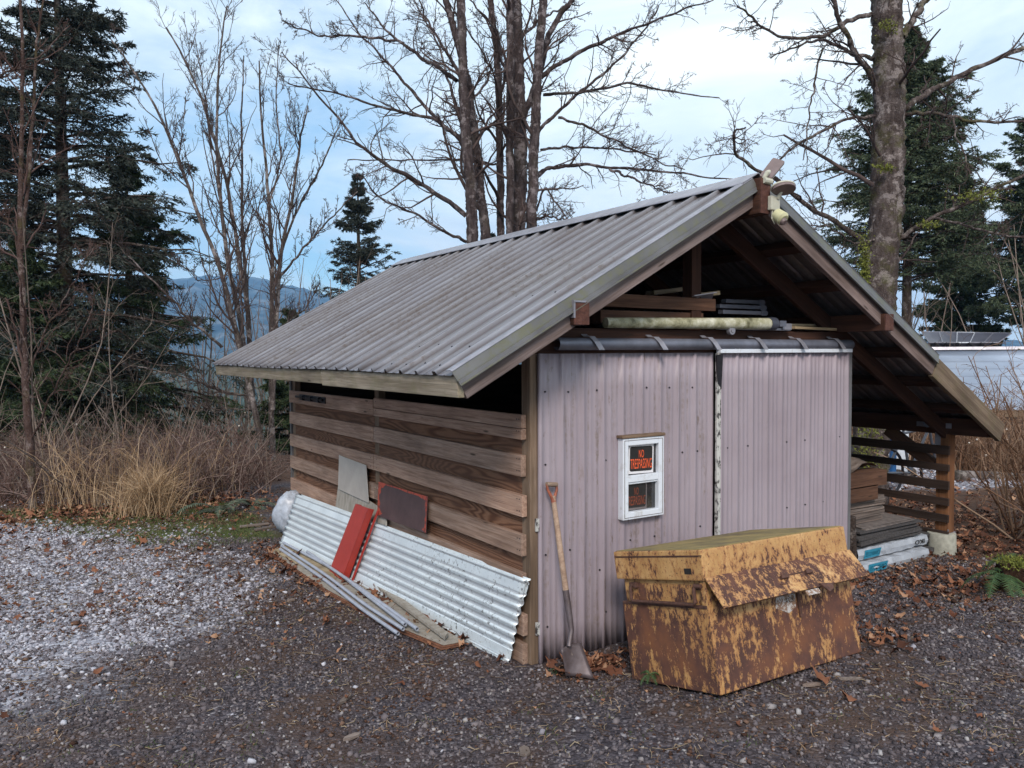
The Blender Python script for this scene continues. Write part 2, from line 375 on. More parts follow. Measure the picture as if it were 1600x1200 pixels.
M_LAMPG = fm('yellowed_lens_housing', (.50, .47, .28), .4, 0, 20, .12)
M_PANEL = fm('brown_panel_back', (.15, .105, .10), .5, 0, 20, .15)
M_CONC = fm('concrete', (.31, .30, .25), .9, 0, 14, .3)
M_SHING = mat('asphalt_shingle', lambda g: dict(c=g.ramp(g.noise(g.obj(), 60, 3, .7), [(.3, (.025, .022, .022)), (.7, (.075, .066, .066))]), r=.95))
M_SHING2 = fm('grey_cardboard_shingle', (.14, .115, .105), .9, 0, 20, .4)
M_WRAPW = fm('white_wrapper', (.34, .36, .40), .35, 0, 12, .15)
M_WRAPB = fm('teal_wrapper_print', (.03, .20, .30), .35, 0, 12, .2)
def f_bark(c1, c2, c3, moss, sc=1.0):
    def f(g):
        v = g.obj(); n = g.noise(g.map(v, (14*sc, 14*sc, 4*sc)), 1.0, 6, .7, .6); li = g.noise(v, 6*sc, 5, .7); fi = g.noise(v, 45*sc, 4, .7)
        c = g.ramp(n, [(.3, c1), (.5, c2), (.7, c3)])
        c = g.mix(g.ramp(li, [(.53, 0), (.60, .75)]), c, tuple(min(1, x*1.5+.06) for x in c3))
        c = g.mix(g.ramp(fi, [(.5, 0), (.75, .6)]), c, c1)
        if moss: c = g.mix(g.ramp(g.noise(v, 3.1, 6, .7), [(.52, 0), (.64, moss)]), c, (.095, .10, .018))
        return dict(c=c, r=.95, n=g.bump(g.m('ADD', n, fi), 1.0, .035), s=.1)
    return f
M_BARKR = mat('maple_bark', f_bark((.035, .025, .024), (.095, .072, .066), (.19, .155, .145), .45))
M_BARKC = mat('grey_lichen_bark', f_bark((.028, .020, .021), (.075, .056, .055), (.15, .12, .12), .1))
M_BARKA = mat('alder_bark', f_bark((.035, .026, .024), (.095, .073, .066), (.21, .175, .165), .15))
M_BARKF = mat('fir_bark', f_bark((.028, .019, .016), (.060, .043, .036), (.10, .078, .068), .2))
M_TWIG = fm('grey_brown_twig', (.070, .050, .046), .9, 0, 3, .45, .1)
M_TWIGR = fm('red_brown_twig', (.085, .052, .045), .9, 0, 3, .45, .1)
M_TWIGP = fm('pale_twig', (.19, .145, .12), .9, 0, 3, .35, .1)
def f_isl(stops, r=.9, sp=.15, tr=0):
    def f(g): return dict(c=g.ramp(g.isl(), stops), r=r, s=sp)
    return f
M_THKO = mat('orange_brush_stems', f_isl([(0, (.075, .038, .022)), (.5, (.19, .105, .065)), (1, (.33, .22, .15))]))
M_THK = mat('thicket_stems', f_isl([(0, (.06, .034, .028)), (.5, (.15, .092, .078)), (1, (.26, .19, .165))]))
M_NEEDLE = mat('dark_fir_needles', f_isl([(0, (.016, .021, .020)), (.5, (.034, .042, .036)), (1, (.060, .068, .054))]))
M_NEEDLE2 = mat('green_fir_needles', f_isl([(0, (.020, .034, .018)), (.5, (.042, .062, .030)), (1, (.078, .098, .048))]))
M_NEEDLE3 = mat('light_green_fir_needles', f_isl([(0, (.030, .044, .026)), (.5, (.062, .082, .046)), (1, (.11, .13, .075))]))
M_FARFIR = mat('far_fir', f_isl([(0, (.030, .046, .032)), (1, (.075, .095, .062))]))
M_LEAF = mat('fallen_leaf', f_isl([(0, (.055, .024, .016)), (.4, (.12, .048, .028)), (.75, (.22, .095, .052)), (1, (.36, .215, .135))], .8))
M_STONED = mat('dark_gravel_stone', f_isl([(0, (.030, .024, .027)), (.5, (.080, .065, .071)), (.88, (.145, .120, .125)), (.97, (.21, .185, .185)), (1, (.32, .30, .30))], .85, .3))
M_STONEP = mat('pale_gravel_stone', f_isl([(0, (.075, .062, .066)), (.3, (.19, .175, .20)), (.7, (.315, .305, .345)), (1, (.48, .47, .51))], .85, .3))
M_DEBRIS = mat('straw_debris', f_isl([(0, (.055, .030, .020)), (.5, (.13, .082, .055)), (1, (.31, .24, .16))], .9))
M_GRASSG = mat('green_grass', f_isl([(0, (.030, .050, .012)), (.6, (.07, .10, .026)), (1, (.17, .16, .07))], .8))
M_GRASSD = mat('dry_grass', f_isl([(0, (.19, .115, .062)), (.5, (.33, .215, .125)), (1, (.47, .34, .22))], .85))
M_FERN = mat('fern_green', f_isl([(0, (.022, .046, .018)), (1, (.065, .105, .04))], .6))
M_FERNP = mat('grey_fern', f_isl([(0, (.045, .060, .040)), (1, (.11, .13, .09))], .6))
M_BERRY = fm('snowberry', (.62, .55, .48), .6)
M_MOSS = fm('moss', (.12, .13, .022), .95, 0, 30, .5)
# ------------------------------------------------------------------ terrain
def sstep(x, a, b):
    t = np.clip((x-a)/(b-a), 0, 1); return t*t*(3-2*t)
def vnoise(x, y, s, seed=0):
    x = np.asarray(x, float)*s; y = np.asarray(y, float)*s; xi = np.floor(x); yi = np.floor(y); fx = x-xi; fy = y-yi
    fx = fx*fx*(3-2*fx); fy = fy*fy*(3-2*fy)
    def h(a, b):
        q = np.sin(a*127.1+b*311.7+seed*74.7)*43758.5453; return q-np.floor(q)
    return (h(xi, yi)*(1-fx)+h(xi+1, yi)*fx)*(1-fy)+(h(xi, yi+1)*(1-fx)+h(xi+1, yi+1)*fx)*fy
def height(x, y):
    x = np.asarray(x, float); y = np.asarray(y, float)
    z = .118*sstep(-y, .42, 1.20)*sstep(x, -1.6, .2)+.02*sstep(-y, .5, 2.5)
    z = z+.05*(vnoise(x, y, .7, 1)-.5)*sstep(np.hypot(x-.8, y-2), 2.2, 5)+.018*(vnoise(x, y, 3.1, 2)-.5)+.008*(vnoise(x, y, 9, 3)-.5)
    s = np.maximum(0, y-10.5); z = z-np.minimum(s*.22, 4)-45*sstep(s, 12, 260)
    s2 = np.maximum(0, x-9.0); z = z-1.7*sstep(s2, 0, 7)-25*sstep(s2, 60, 400)
    s3 = np.maximum(0, -x-9); z = z-30*sstep(s3, 5, 250)
    return z
def axis(lo, hi, c0, c1, step, grow=1.16):
    a = list(np.arange(c0, c1, step)); d = step; x = c1
    while x < hi: a.append(x); d *= grow; x += d
    a.append(hi); d = step; x = c0-step; b = []
    while x > lo: b.append(x); d *= grow; x -= d
    b.append(lo); return np.array(b[::-1]+a)
gx = axis(-3200, 3200, -5.5, 6.5, .045); gy = axis(-350, 3200, -3.6, 8.6, .045)
X, Y = np.meshgrid(gx, gy); Z = height(X, Y)
# pale gravel outline (plan view, metres)
PALE = np.array([(-9, 1.3), (-2.7, 1.05), (-2.15, 1.35), (-1.5, 1.75), (-1.15, 2.3), (-1.0, 3.1), (-1.15, 4.0), (-1.35, 4.9), (-2.2, 5.9), (-3.4, 6.9), (-9, 7.8)])
def inpoly(x, y, poly):
    c = np.zeros(np.shape(x), bool); n = len(poly); j = n-1
    for i in range(n):
        xi, yi = poly[i]; xj, yj = poly[j]
        c ^= ((yi > y) != (yj > y)) & (x < (xj-xi)*(y-yi)/(yj-yi+1e-12)+xi); j = i
    return c
def pdist(x, y, poly):
    d = np.full(np.shape(x), 1e9); n = len(poly)
    for i in range(n):
        a = poly[i]; b = poly[(i+1) % n]; ab = b-a
        t = np.clip(((x-a[0])*ab[0]+(y-a[1])*ab[1])/(ab@ab), 0, 1)
        d = np.minimum(d, np.hypot(x-a[0]-t*ab[0], y-a[1]-t*ab[1]))
    return np.where(inpoly(x, y, poly), d, -d)
def pale(x, y):
    q = pdist(x, y, PALE)+.55*(vnoise(x, y, 2.2, 5)-.5)+.3*(vnoise(x, y, 6, 6)-.5)
    p1 = sstep(q, -.50, .42)
    r = pdist(x, y, np.array([(5.2, 3.2), (9.2, 1.2), (14, 1.5), (14, 7), (7.5, 8.2), (5.6, 6)]))+.4*(vnoise(x, y, 2, 8)-.5)
    return np.maximum(p1, sstep(r, -.1, .2))
GRASS = np.array([(-2.3, 5.6), (-1.15, 4.0), (-.45, 3.9), (-.25, 5.0), (-.3, 6.6), (-1.2, 6.8), (-3.2, 7.4)])
def grassy(x, y): return sstep(pdist(x, y, GRASS)+.4*(vnoise(x, y, 3, 9)-.5), -.1, .15)
def dirt(x, y):   # brown litter soil: under trees and outside the gravel yard
    a = sstep(y-7.4+.5*(vnoise(x, y, 1.3, 4)-.5)-.0*x, -.2, .5)
    b = sstep(x-3.6+.7*(vnoise(x, y, 1.3, 11)-.5), -.4, .6)
    return np.maximum(a, b)
near = (np.abs(X) < 30) & (Y < 40) & (Y > -30)
pa = np.zeros_like(X); gr = np.zeros_like(X); di = np.ones_like(X)
pa[near] = pale(X[near], Y[near]); gr[near] = grassy(X[near], Y[near]); di[near] = dirt(X[near], Y[near])
n0, n1 = X.shape; idx = np.arange(n0*n1).reshape(n0, n1)
Fq = np.stack([idx[:-1, :-1], idx[:-1, 1:], idx[1:, 1:], idx[1:, :-1]], -1).reshape(-1, 4)
def f_ground(g):
    v = g.obj()
    vr = g.vor(v, 62); vc = nd(g.nt, 'ShaderNodeTexVoronoi', {'Vector': v, 'Scale': 62.}, feature='F1').outputs['Color']
    vcs = g.xyz(vc)[0]
    dark = g.ramp(vcs, [(0, (.022, .018, .022)), (.6, (.060, .051, .060)), (.93, (.105, .09, .10)), (1, (.24, .22, .23))])
    big = g.noise(v, 1.7, 5, .65)
    dark = g.mix(g.ramp(big, [(.45, 0), (.6, .8)]), dark, (.070, .042, .030))
    v2 = nd(g.nt, 'ShaderNodeTexVoronoi', {'Vector': v, 'Scale': 30.}, feature='F1'); v2c = g.xyz(v2.outputs['Color'])[0]
    palec = g.ramp(v2c, [(0, (.09, .08, .095)), (.4, (.22, .215, .25)), (1, (.42, .42, .47))])
    palec = g.mix(g.ramp(g.noise(v, 3, 5, .7), [(.5, 0), (.66, .7)]), palec, (.085, .055, .042))
    br = g.noise(v, 6, 7, .75); soil = g.ramp(br, [(.3, (.030, .018, .013)), (.55, (.085, .047, .032)), (.72, (.16, .088, .055))])
    grs = g.ramp(g.noise(v, 20, 6, .8), [(.35, (.045, .040, .020)), (.6, (.075, .092, .028))])
    c = g.mix(g.attr('dirt'), dark, soil); c = g.mix(g.attr('pale'), c, palec); c = g.mix(g.attr('grassy'), c, grs)
    far = g.ramp(g.noise(g.map(v, (.01, .01, .01)), 3, 6, .7), [(.3, (.035, .045, .03)), (.7, (.07, .075, .05))])
    dist = nd(g.nt, 'ShaderNodeVectorMath', {0: v}, operation='LENGTH').outputs['Value']
    c = g.mix(g.ramp(g.m('MULTIPLY', dist, .002), [(.1, 0), (.3, 1)]), c, far)
    hgt = g.m('ADD', g.m('MULTIPLY', vr, -1.0), g.m('MULTIPLY', br, .8))
    return dict(c=c, r=.92, n=g.bump(hgt, .8, .012), s=.2)
ground = npobj('ground', np.stack([X.ravel(), Y.ravel(), Z.ravel()], -1), Fq, mat('gravel_ground', f_ground), smooth=True, attrs=dict(pale=pa.ravel(), grassy=gr.ravel(), dirt=di.ravel()))
setp(ground, kind='structure')
def gz(x, y): return float(height(x, y))
SHED = [(-.12, -.03, 2.98, 4.6)]
def in_shed(x, y): return (x > -.12) & (x < 2.98) & (y > -.03) & (y < 4.6)
BOXP = (0.27, -1.2, 1.52, -.44)
def in_box(x, y): return (x > BOXP[0]) & (x < BOXP[2]) & (y > BOXP[1]+.25) & (y < BOXP[3])
# ------------------------------------------------------------------ scatter helpers
CUBE = np.array([[i, j, k] for i in (-1, 1) for j in (-1, 1) for k in (-1, 1)], float)
CF = np.array([(0, 1, 3), (0, 3, 2), (4, 6, 7), (4, 7, 5), (0, 4, 5), (0, 5, 1), (2, 3, 7), (2, 7, 6), (0, 2, 6), (0, 6, 4), (1, 5, 7), (1, 7, 3)])
def rrot(n):
    q = norm(rng.normal(size=(n, 4))); a, b, c, d = q.T
    return np.stack([1-2*(c*c+d*d), 2*(b*c-a*d), 2*(b*d+a*c), 2*(b*c+a*d), 1-2*(b*b+d*d), 2*(c*d-a*b), 2*(b*d-a*c), 2*(c*d+a*b), 1-2*(b*b+c*c)], -1).reshape(n, 3, 3)
def stones(name, x, y, size, m, flat=.6, sink=.35):
    n = len(x); V = CUBE[None]*(.55+.45*rng.random((n, 8, 1)))*np.stack([rng.uniform(.7, 1.2, n), rng.uniform(.6, 1., n), rng.uniform(.45, .8, n)], -1)[:, None]
    V = np.einsum('nij,nkj->nki', rrot(n), V)*size[:, None, None]*.5
    V[..., 2] *= flat+.25
    V[..., 0] += x[:, None]; V[..., 1] += y[:, None]; V[..., 2] += (height(x, y)+size*(.5-sink)*.5)[:, None]
    F = (CF[None]+np.arange(n)[:, None, None]*8).reshape(-1, 3)
    return npobj(name, V.reshape(-1, 3), F, m)
def cam_pts(n, y0, y1, x0=-60, x1=1660):
    """random ground points with roughly even density per area of ground in view"""
    px = rng.uniform(x0, x1, n); 
    u = rng.random(n); a = 1/((y0-552.)**2); b = 1/((y1-552.)**2)
    py = 552+1/np.sqrt(a+(b-a)*u)
    q = FW[None]+RT[None]*((px-800)/F_PX)[:, None]-UP[None]*((py-600)/F_PX)[:, None]
    t = -CAM[2]/q[:, 2]; p = CAM[None]+q*t[:, None]
    # even per area needs weight ~ lateral spread: keep with probability proportional to depth
    k = rng.random(n) < t/t.max()
    return p[k, 0], p[k, 1]
x, y = cam_pts(150000, 840, 1290)
k = (rng.random(len(x)) > pale(x, y)*.8) & ~in_shed(x, y) & ~in_box(x, y) & (x < 4.6) & (rng.random(len(x)) > .45*(vnoise(x, y, 2.4, 21) > .55))
x, y = x[k], y[k]
o = stones('gravel', x, y, rng.lognormal(math.log(.0155), .33, len(x)), M_STONED); setp(o, 'fine dark grey gravel covering the yard round the shed', 'gravel', kind='stuff')
x, y = cam_pts(250000, 768, 1120, -620, 640)
pp = pale(x, y); k = (rng.random(len(x)) < (pp**1.3*.95)*(.22+.78*sstep(vnoise(x, y, 2.6, 41)*.6+vnoise(x, y, 7, 42)*.4, .32, .62))+.015) & ~in_shed(x, y) & (x < .0)
x, y = x[k], y[k]
o = stones('pale_gravel', x, y, np.minimum(rng.lognormal(math.log(.020), .42, len(x)), .042), M_STONEP); setp(o, 'pale lavender grey crushed rock on the left of the drive', 'gravel', kind='stuff')
x, y = cam_pts(120000, 790, 1290); k = (rng.random(len(x)) < .9*sstep(vnoise(x, y, 1.5, 51)*.5+vnoise(x, y, 4.5, 52)*.5, .50, .68)+.04) & ~in_shed(x, y) & ~in_box(x, y); x, y = x[k], y[k]
o = stones('bark_crumbs', x, y, rng.lognormal(math.log(.0125), .45, len(x)), mat('bark_crumb', f_isl([(0, (.040, .020, .014)), (.5, (.085, .045, .032)), (1, (.17, .105, .075))], .95)), .35, .1); setp(o, 'patches of brown needle and bark crumbs between the stones', 'litter', kind='stuff')
n = 330; x, y = cam_pts(n*3, 840, 1290); x, y = x[:n], y[:n]; k = ~in_shed(x, y) & ~in_box(x, y)
o = stones('loose_white_stones', x[k], y[k], rng.lognormal(math.log(.019), .4, k.sum()), M_STONEP, .6, .2); setp(o, 'scattered small white stones on the dark gravel', 'stones', kind='stuff')
# pale yard beyond the shelter
x = rng.uniform(5, 13, 9000); y = rng.uniform(1, 8, 9000); k = rng.random(9000) < pale(x, y)
o = stones('far_yard_gravel', x[k], y[k], rng.lognormal(math.log(.05), .3, k.sum()), M_STONEP); setp(o, 'pale gravel of the far yard seen through the slatted shelter', 'gravel', kind='stuff')
# leaves
LP = []; _lr = (1, .60, .95, .66, .82, .42, .36, .42, .82, .66, .95, .60)
for i in range(12):
    a = i/12*2*math.pi; r = _lr[i]
    LP.append((r*math.cos(a), r*math.sin(a)))
LP = np.array(LP)
def leaves(name, x, y, size, m, zoff=.012, loc=None):
    n = len(x); P = np.concatenate([np.zeros((1, 2)), LP]); V = np.zeros((n, 13, 3))
    sc = rng.uniform(.62, 1.2, (n, 13, 1)); V[..., :2] = P[None]*sc
    curl = rng.uniform(.3, 1.1, (n, 1)); V[..., 2] = curl*(V[..., 0]**2)*rng.choice([-1, 1, 1], (n, 1))+rng.uniform(-.24, .24, (n, 13)); V[..., 1] *= rng.uniform(.35, 1., (n, 1))
    ax = rng.uniform(0, 2*math.pi, n); tl = rng.normal(0, .38, n)
    c, s = np.cos(tl), np.sin(tl); y2 = V[..., 1]*c[:, None]-V[..., 2]*s[:, None]; z2 = V[..., 1]*s[:, None]+V[..., 2]*c[:, None]; V[..., 1] = y2; V[..., 2] = z2
    c, s = np.cos(ax), np.sin(ax); x2 = V[..., 0]*c[:, None]-V[..., 1]*s[:, None]; y2 = V[..., 0]*s[:, None]+V[..., 1]*c[:, None]; V[..., 0] = x2; V[..., 1] = y2
    V *= (size*.5)[:, None, None]; V[..., 0] += x[:, None]; V[..., 1] += y[:, None]; V[..., 2] += (height(x, y)+zoff+size*.12*rng.random(n)+zoff*rng.random(n)*1.5)[:, None]
    fan = np.array([(0, i+1, (i+1) % 12+1) for i in range(12)])
    return npobj(name, V.reshape(-1, 3), (fan[None]+np.arange(n)[:, None, None]*13).reshape(-1, 3), m)
def blob_pts(specs):
    xs, ys = [], []
    for (cx, cy, sx_, sy_, n) in specs:
        xs.append(rng.normal(cx, sx_, n)); ys.append(rng.normal(cy, sy_, n))
    x = np.concatenate(xs); y = np.concatenate(ys); k = ~in_shed(x, y) & ~in_box(x, y); return x[k], y[k]
x, y = blob_pts([(-2.2, 6.3, .8, .5, 420), (-3.2, 6.9, 1.2, .4, 500), (-.6, 5.9, .6, .4, 260), (-2.0, 6.6, 1.1, .3, 900), (-.7, 6.5, .5, .35, 300), (-1.8, 4.6, .7, .8, 180), (-2.6, 3.2, .8, .8, 110), (-1.8, 2.6, .25, .15, 30),
                 (-.6, 2.9, .10, .5, 150), (-.62, 3.35, .08, .18, 90), (-.33, 1.7, .05, .6, 220), (-.2, .9, .05, .3, 90), (-.95, 2.2, .3, .6, 80), (.2, -.22, .14, .08, 130), (1.62, -.75, .10, .10, 70), (1.9, -.5, .35, .2, 160), (1.7, -1.0, .12, .12, 60),
                 (4.6, 1.6, 1.3, 1.1, 1900), (5.6, .3, .8, .8, 1100), (3.5, -.5, .4, .3, 260), (4.4, -.9, .6, .5, 420), (7.0, 2.2, 1.6, 1.2, 1100), (2.4, -.8, .5, .4, 60), (3.3, .1, .3, .2, 140), (5.2, -1.6, .7, .6, 300)])
o = leaves('leaf_litter', x, y, rng.lognormal(math.log(.062), .35, len(x)), M_LEAF); setp(o, 'brown fallen leaves drifted along the shed walls and yard edges', 'leaves', kind='stuff')
x, y = cam_pts(3600, 770, 1250); k = ~in_shed(x, y) & ~in_box(x, y); x, y = x[k][:900], y[k][:900]
o = leaves('leaf_crumbs', x, y, rng.lognormal(math.log(.024), .45, len(x)), M_LEAF); setp(o, 'small torn leaf pieces scattered thinly over the gravel', 'leaves', kind='stuff')
big = [((1287, 1070), .13, 'large curled orange brown maple leaf on gravel right of the rusted chest'), ((1266, 855), .001, None), ((1440, 1075), .115, 'big tan maple leaf on the gravel near the lower right corner'), ((1328, 1093), .11, 'dark rust coloured leaf lying below the right end of the chest'), ((1415, 1098), .07, 'small orange leaf fragment beside the big tan leaf'), ((1530, 1120), .07, 'small leaf at far right edge of the gravel'), ((1465, 1146), .06, 'bright orange leaf bit near the bottom right corner'), ((245, 942), .10, 'dark curled leaf alone on the pale gravel'), ((540, 1088), .08, 'flat brown leaf on dark gravel in the lower middle')]
for (px, py), s, lab in big:
    if not lab: continue
    p = pl(px, py, 2, .13 if px > 900 else .02)
    o = leaves('fallen_leaf', np.array([p[0]]), np.array([p[1]]), np.array([s]), M_LEAF, .01); setp(o, lab, 'leaf', 'large fallen leaves on the gravel')
# straw / twig bits
def sticks(name, x, y, L, r, m):
    n = len(x); a = rng.uniform(0, 2*math.pi, n); t = np.linspace(-.5, .5, 4)
    bend = rng.normal(0, .12, (n, 1))*(1-(2*t[None])**2)
    P = np.zeros((n, 4, 3)); P[..., 0] = x[:, None]+L[:, None]*(t[None]*np.cos(a)[:, None]-bend*np.sin(a)[:, None]); P[..., 1] = y[:, None]+L[:, None]*(t[None]*np.sin(a)[:, None]+bend*np.cos(a)[:, None])
    P[..., 2] = height(P[..., 0], P[..., 1])+.008+rng.random((n, 4))*.012
    V, F = tubes(P, np.repeat(r[:, None], 4, 1), 3); return npobj(name, V, F, m)
x, y = cam_pts(36000, 790, 1280); k = (~in_shed(x, y)) & (~in_box(x, y)) & (rng.random(len(x)) < .25+.75*(vnoise(x, y, 1.9, 31) > .5)) & (x < 5); x, y = x[k], y[k]
o = sticks('straw_litter', x, y, rng.lognormal(math.log(.034), .5, len(x)), rng.uniform(.0010, .0028, len(x)), M_DEBRIS); setp(o, 'thin straw, twigs and bark crumbs strewn over the gravel', 'litter', kind='stuff')
def chip(px, py, L, wd, ang, lab):
    p = pl(px, py, 2, .12 if px > 850 else .015); z = gz(p[0], p[1])
    b = MB(); a = R_(ang); u = np.array([math.cos(a), math.sin(a), 0]); v = np.array([-u[1], u[0], 0]); c = np.array([p[0], p[1], z+.004])
    pts = [c-u*L*.5, c-u*L*.2-v*wd*.5, c+u*L*.3-v*wd*.4, c+u*L*.5, c+u*L*.25+v*wd*.5, c-u*L*.3+v*wd*.45]
    b.prism(pts, (0, 0, .014)); o = b.build('wood_chip', M_GREYW, bev=.002); setp(o, lab, 'wood chip', 'wood scraps lying on the gravel')
chip(540, 1090, .13, .03, 40, 'long dark splinter of wood on dark gravel below the leaning sheet')
chip(1500//1*1-950, 1150, .10, .035, 10, 'dark flat bark scrap in the lower middle of the yard')
chip(1270, 1072, .12, .025, -20, 'short grey stick below the rusted chest')
chip(1590-770, 1184, .09, .05, 60, 'chunky brown bark scrap at the bottom edge')
chip(455, 937, .07, .05, 10, 'small tan offcut on the gravel left of the conduit pipes')
chip(1330, 1064, .13, .02, -30, 'pale splinter on the gravel right of the chest')
# ------------------------------------------------------------------ shed
ZR, XR, SL = 2.955, 1.44, .547
YF, YB = -.40, 4.95
XL, XE = -.775, 4.63
def zroof(x): return ZR-SL*abs(x-XR)
shed = thing('shed', (1.45, 2.2, 0), 'low wooden shed with ribbed metal gable roof, mauve metal front and open slatted right bay', 'shed')
def sheet(name, xa, xb, m, ya, yb, dz=0.0, pitch=.205, under=False):
    """ribbed roofing from ridge xa to eave xb, ribs run down the slope"""
    prof = []; yy = ya
    r = .023
    while yy < yb-1e-6:
        for o_, h, gv in ((0, 0, 1), (.010, 0, .35), (.060, 0, .0), (.065, .003, .0), (.078, .003, .0), (.083, 0, .3), (.120, 0, .0), (.152, 0, .35), (.163, 0, 1), (.172, r, .1), (.190, r, 0), (.199, 0, .8)):
            if yy+o_ <= yb: prof.append((yy+o_, h, gv))
        yy += pitch
    prof.append((yb, 0, .2)); prof = np.array(prof); k = 14
    xs = np.linspace(xa, xb, k); nrm = norm(np.array([SL*np.sign(xb-xa), 0, 1.]))
    V = []; A = []
    wob = rng.normal(0, 1, len(prof))
    for i, x_ in enumerate(xs):
        base = np.stack([np.full(len(prof), x_), prof[:, 0], np.full(len(prof), zroof(x_)+dz)], -1)+nrm[None]*prof[:, 1:2]
        base[:, 2] += .004*np.sin(prof[:, 0]*2.1+x_*1.7)
        if i == k-1: base[:, 0] += .003*wob*np.sign(xb-xa)
        V.append(base); A.append(prof[:, 2])
    V = np.array(V); n_, m_ = V.shape[:2]; idx = np.arange(n_*m_).reshape(n_, m_)
    Fq = np.stack([idx[:-1, :-1], idx[1:, :-1], idx[1:, 1:], idx[:-1, 1:]], -1).reshape(-1, 4)
    o = npobj(name, V.reshape(-1, 3), Fq, m, shed, LOC[shed.name], attrs=dict(groove=np.concatenate(A)))
    md = o.modifiers.new('thick', 'SOLIDIFY'); md.thickness = .0025; md.offset = -1
    return o
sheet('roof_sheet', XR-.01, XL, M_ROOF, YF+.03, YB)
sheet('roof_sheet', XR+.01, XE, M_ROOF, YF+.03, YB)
# ridge cap
nL, nR = norm(np.array([-SL, 0, 1.])), norm(np.array([SL, 0, 1.]))
b = MB()
for s in (-1, 1):
    p = np.array([XR, 0, ZR+.036]); q = p+np.array([s*.14, 0, -SL*.14]); n_ = nL if s < 0 else nR
    b.hexa([p+(0, YF, 0), q+(0, YF, 0), q+(0, YB+.02, 0), p+(0, YB+.02, 0)], [p+(0, YF, .006), q+(0, YF, .006), q+(0, YB+.02, .006), p+(0, YB+.02, .006)])
    q2 = q+np.array([s*.012, 0, -.012]); b.hexa([q+(0, YF, .004), q2+(0, YF, .004), q2+(0, YB+.02, .004), q+(0, YB+.02, .004)], [q+(0, YF, .009), q2+(0, YF, .009), q2+(0, YB+.02, .009), q+(0, YB+.02, .009)])
b.build('ridge_cap', M_STRAP, shed)
# screws on the roof
SCR = []
for xx in (1.2, .62, .05, -.5, -.70):
    for k_ in range(26): SCR.append(np.array([xx+rng.normal(0, .01), YF+.093+k_*.205+rng.normal(0, .006), 0]))
for p in SCR: p[2] = zroof(p[0])+.004
SCR.sort(key=lambda p: float(np.linalg.norm(p-CAM)))
def dots(name, pts, axis_, r0, r1, h, m, parent, cap=100):
    proto = None; rest = MB()
    for i, p in enumerate(pts):
        if i < cap:
            if proto is None:
                b = MB(); b.tube([(0, 0, 0), tuple(np.array(axis_)*h)], [r0, r1], 7); proto = b.build(name, m, None, (0, 0, 0)); o = proto
            else: o = proto.copy(); SC.collection.objects.link(o)
            LOC[o.name] = Vector(p); o.parent = parent; o.location = Vector(p)-LOC[parent.name]
        else: rest.tube([p, p+np.array(axis_)*h], [r0, r1], 6)
    if rest.n: setp(rest.build('far_'+name+'s', m, parent), kind='stuff')
dots('roof_screw', SCR, nL, .0065, .004, .007, M_BLACKM, shed)
# verge flashing: L-shaped metal over the front rafters
def verge(xa, xb, name):
    n_ = nL if xb < XR else nR; b = MB()
    A = np.array([xa, YF, zroof(xa)]); B = np.array([xb, YF, zroof(xb)]); t = norm(B-A)
    prof = [(-.002, .022), (-.014, -.022), (-.018, -.048), (-.028, -.053), (-.028, -.057), (-.013, -.052), (-.009, -.022), (.003, .018)]; cap = [(.058, .030), (.010, .033), (-.006, .026), (-.003, .0225), (.011, .0285), (.058, .026)]
    b2 = MB(); b2.prism([A+np.array([0, dy, 0])+n_*dn for dy, dn in cap], B-A); b2.build('verge_cap', M_STRAP, shed)
    b.prism([A+np.array([0, dy, 0])+n_*dn for dy, dn in prof], B-A)
    return b.build(name, M_TRIM, shed)
verge(XR-.045, XL-.005, 'verge_trim'); verge(XR+.05, 3.56, 'verge_trim')
b = MB()
for xa, xb in ((XR-.06, XL-.004), (XR+.06, 3.54)):
    n_ = nL if xb < XR else nR; A = np.array([xa, YF-.0165, zroof(xa)])-n_*.03; B = np.array([xb, YF-.0165, zroof(xb)])-n_*.03
    b.prism([A, A-n_*.030, A-n_*.030+(0, -.004, 0), A+(0, -.004, 0)], B-A)
b.build('trim_lower_band', M_TRIM2, shed)
# barge rafters
def raf(x0, x1, yy, w_, t_, m, drop=.0, name='rafter'):
    n_ = nL if x1 < XR else nR
    A = np.array([x0, yy, zroof(x0)])-n_*(drop+w_/2); B = np.array([x1, yy, zroof(x1)])-n_*(drop+w_/2)
    return plank(name, A, B, n_*w_, t_, m, shed)
raf(XR-.05, XL+.01, YF+.030, .135, .038, M_BARGE, .006, 'barge_board'); raf(XR+.05, 3.57, YF+.030, .135, .038, M_BARGE, .006, 'barge_board')
raf(3.575, XE+.02, YF+.028, .165, .042, M_ROT, -.012, 'barge_board')
# ridge beam end, king post
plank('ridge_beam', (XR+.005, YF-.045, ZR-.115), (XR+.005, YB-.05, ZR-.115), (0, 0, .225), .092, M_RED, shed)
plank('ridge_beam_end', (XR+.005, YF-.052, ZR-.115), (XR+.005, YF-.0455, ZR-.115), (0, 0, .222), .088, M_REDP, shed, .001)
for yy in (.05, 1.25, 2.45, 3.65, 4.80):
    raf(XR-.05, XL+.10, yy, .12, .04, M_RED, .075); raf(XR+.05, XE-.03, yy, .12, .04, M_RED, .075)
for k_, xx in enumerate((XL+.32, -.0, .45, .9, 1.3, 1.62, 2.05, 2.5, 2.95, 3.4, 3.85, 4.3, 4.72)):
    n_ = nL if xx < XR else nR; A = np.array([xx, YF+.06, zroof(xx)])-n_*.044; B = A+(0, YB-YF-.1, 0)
    plank('purlin', A, B, norm(np.array([1, 0, -SL]) if B[0] > XR else np.array([1, 0, SL]))*.09, .055, M_RED, shed)
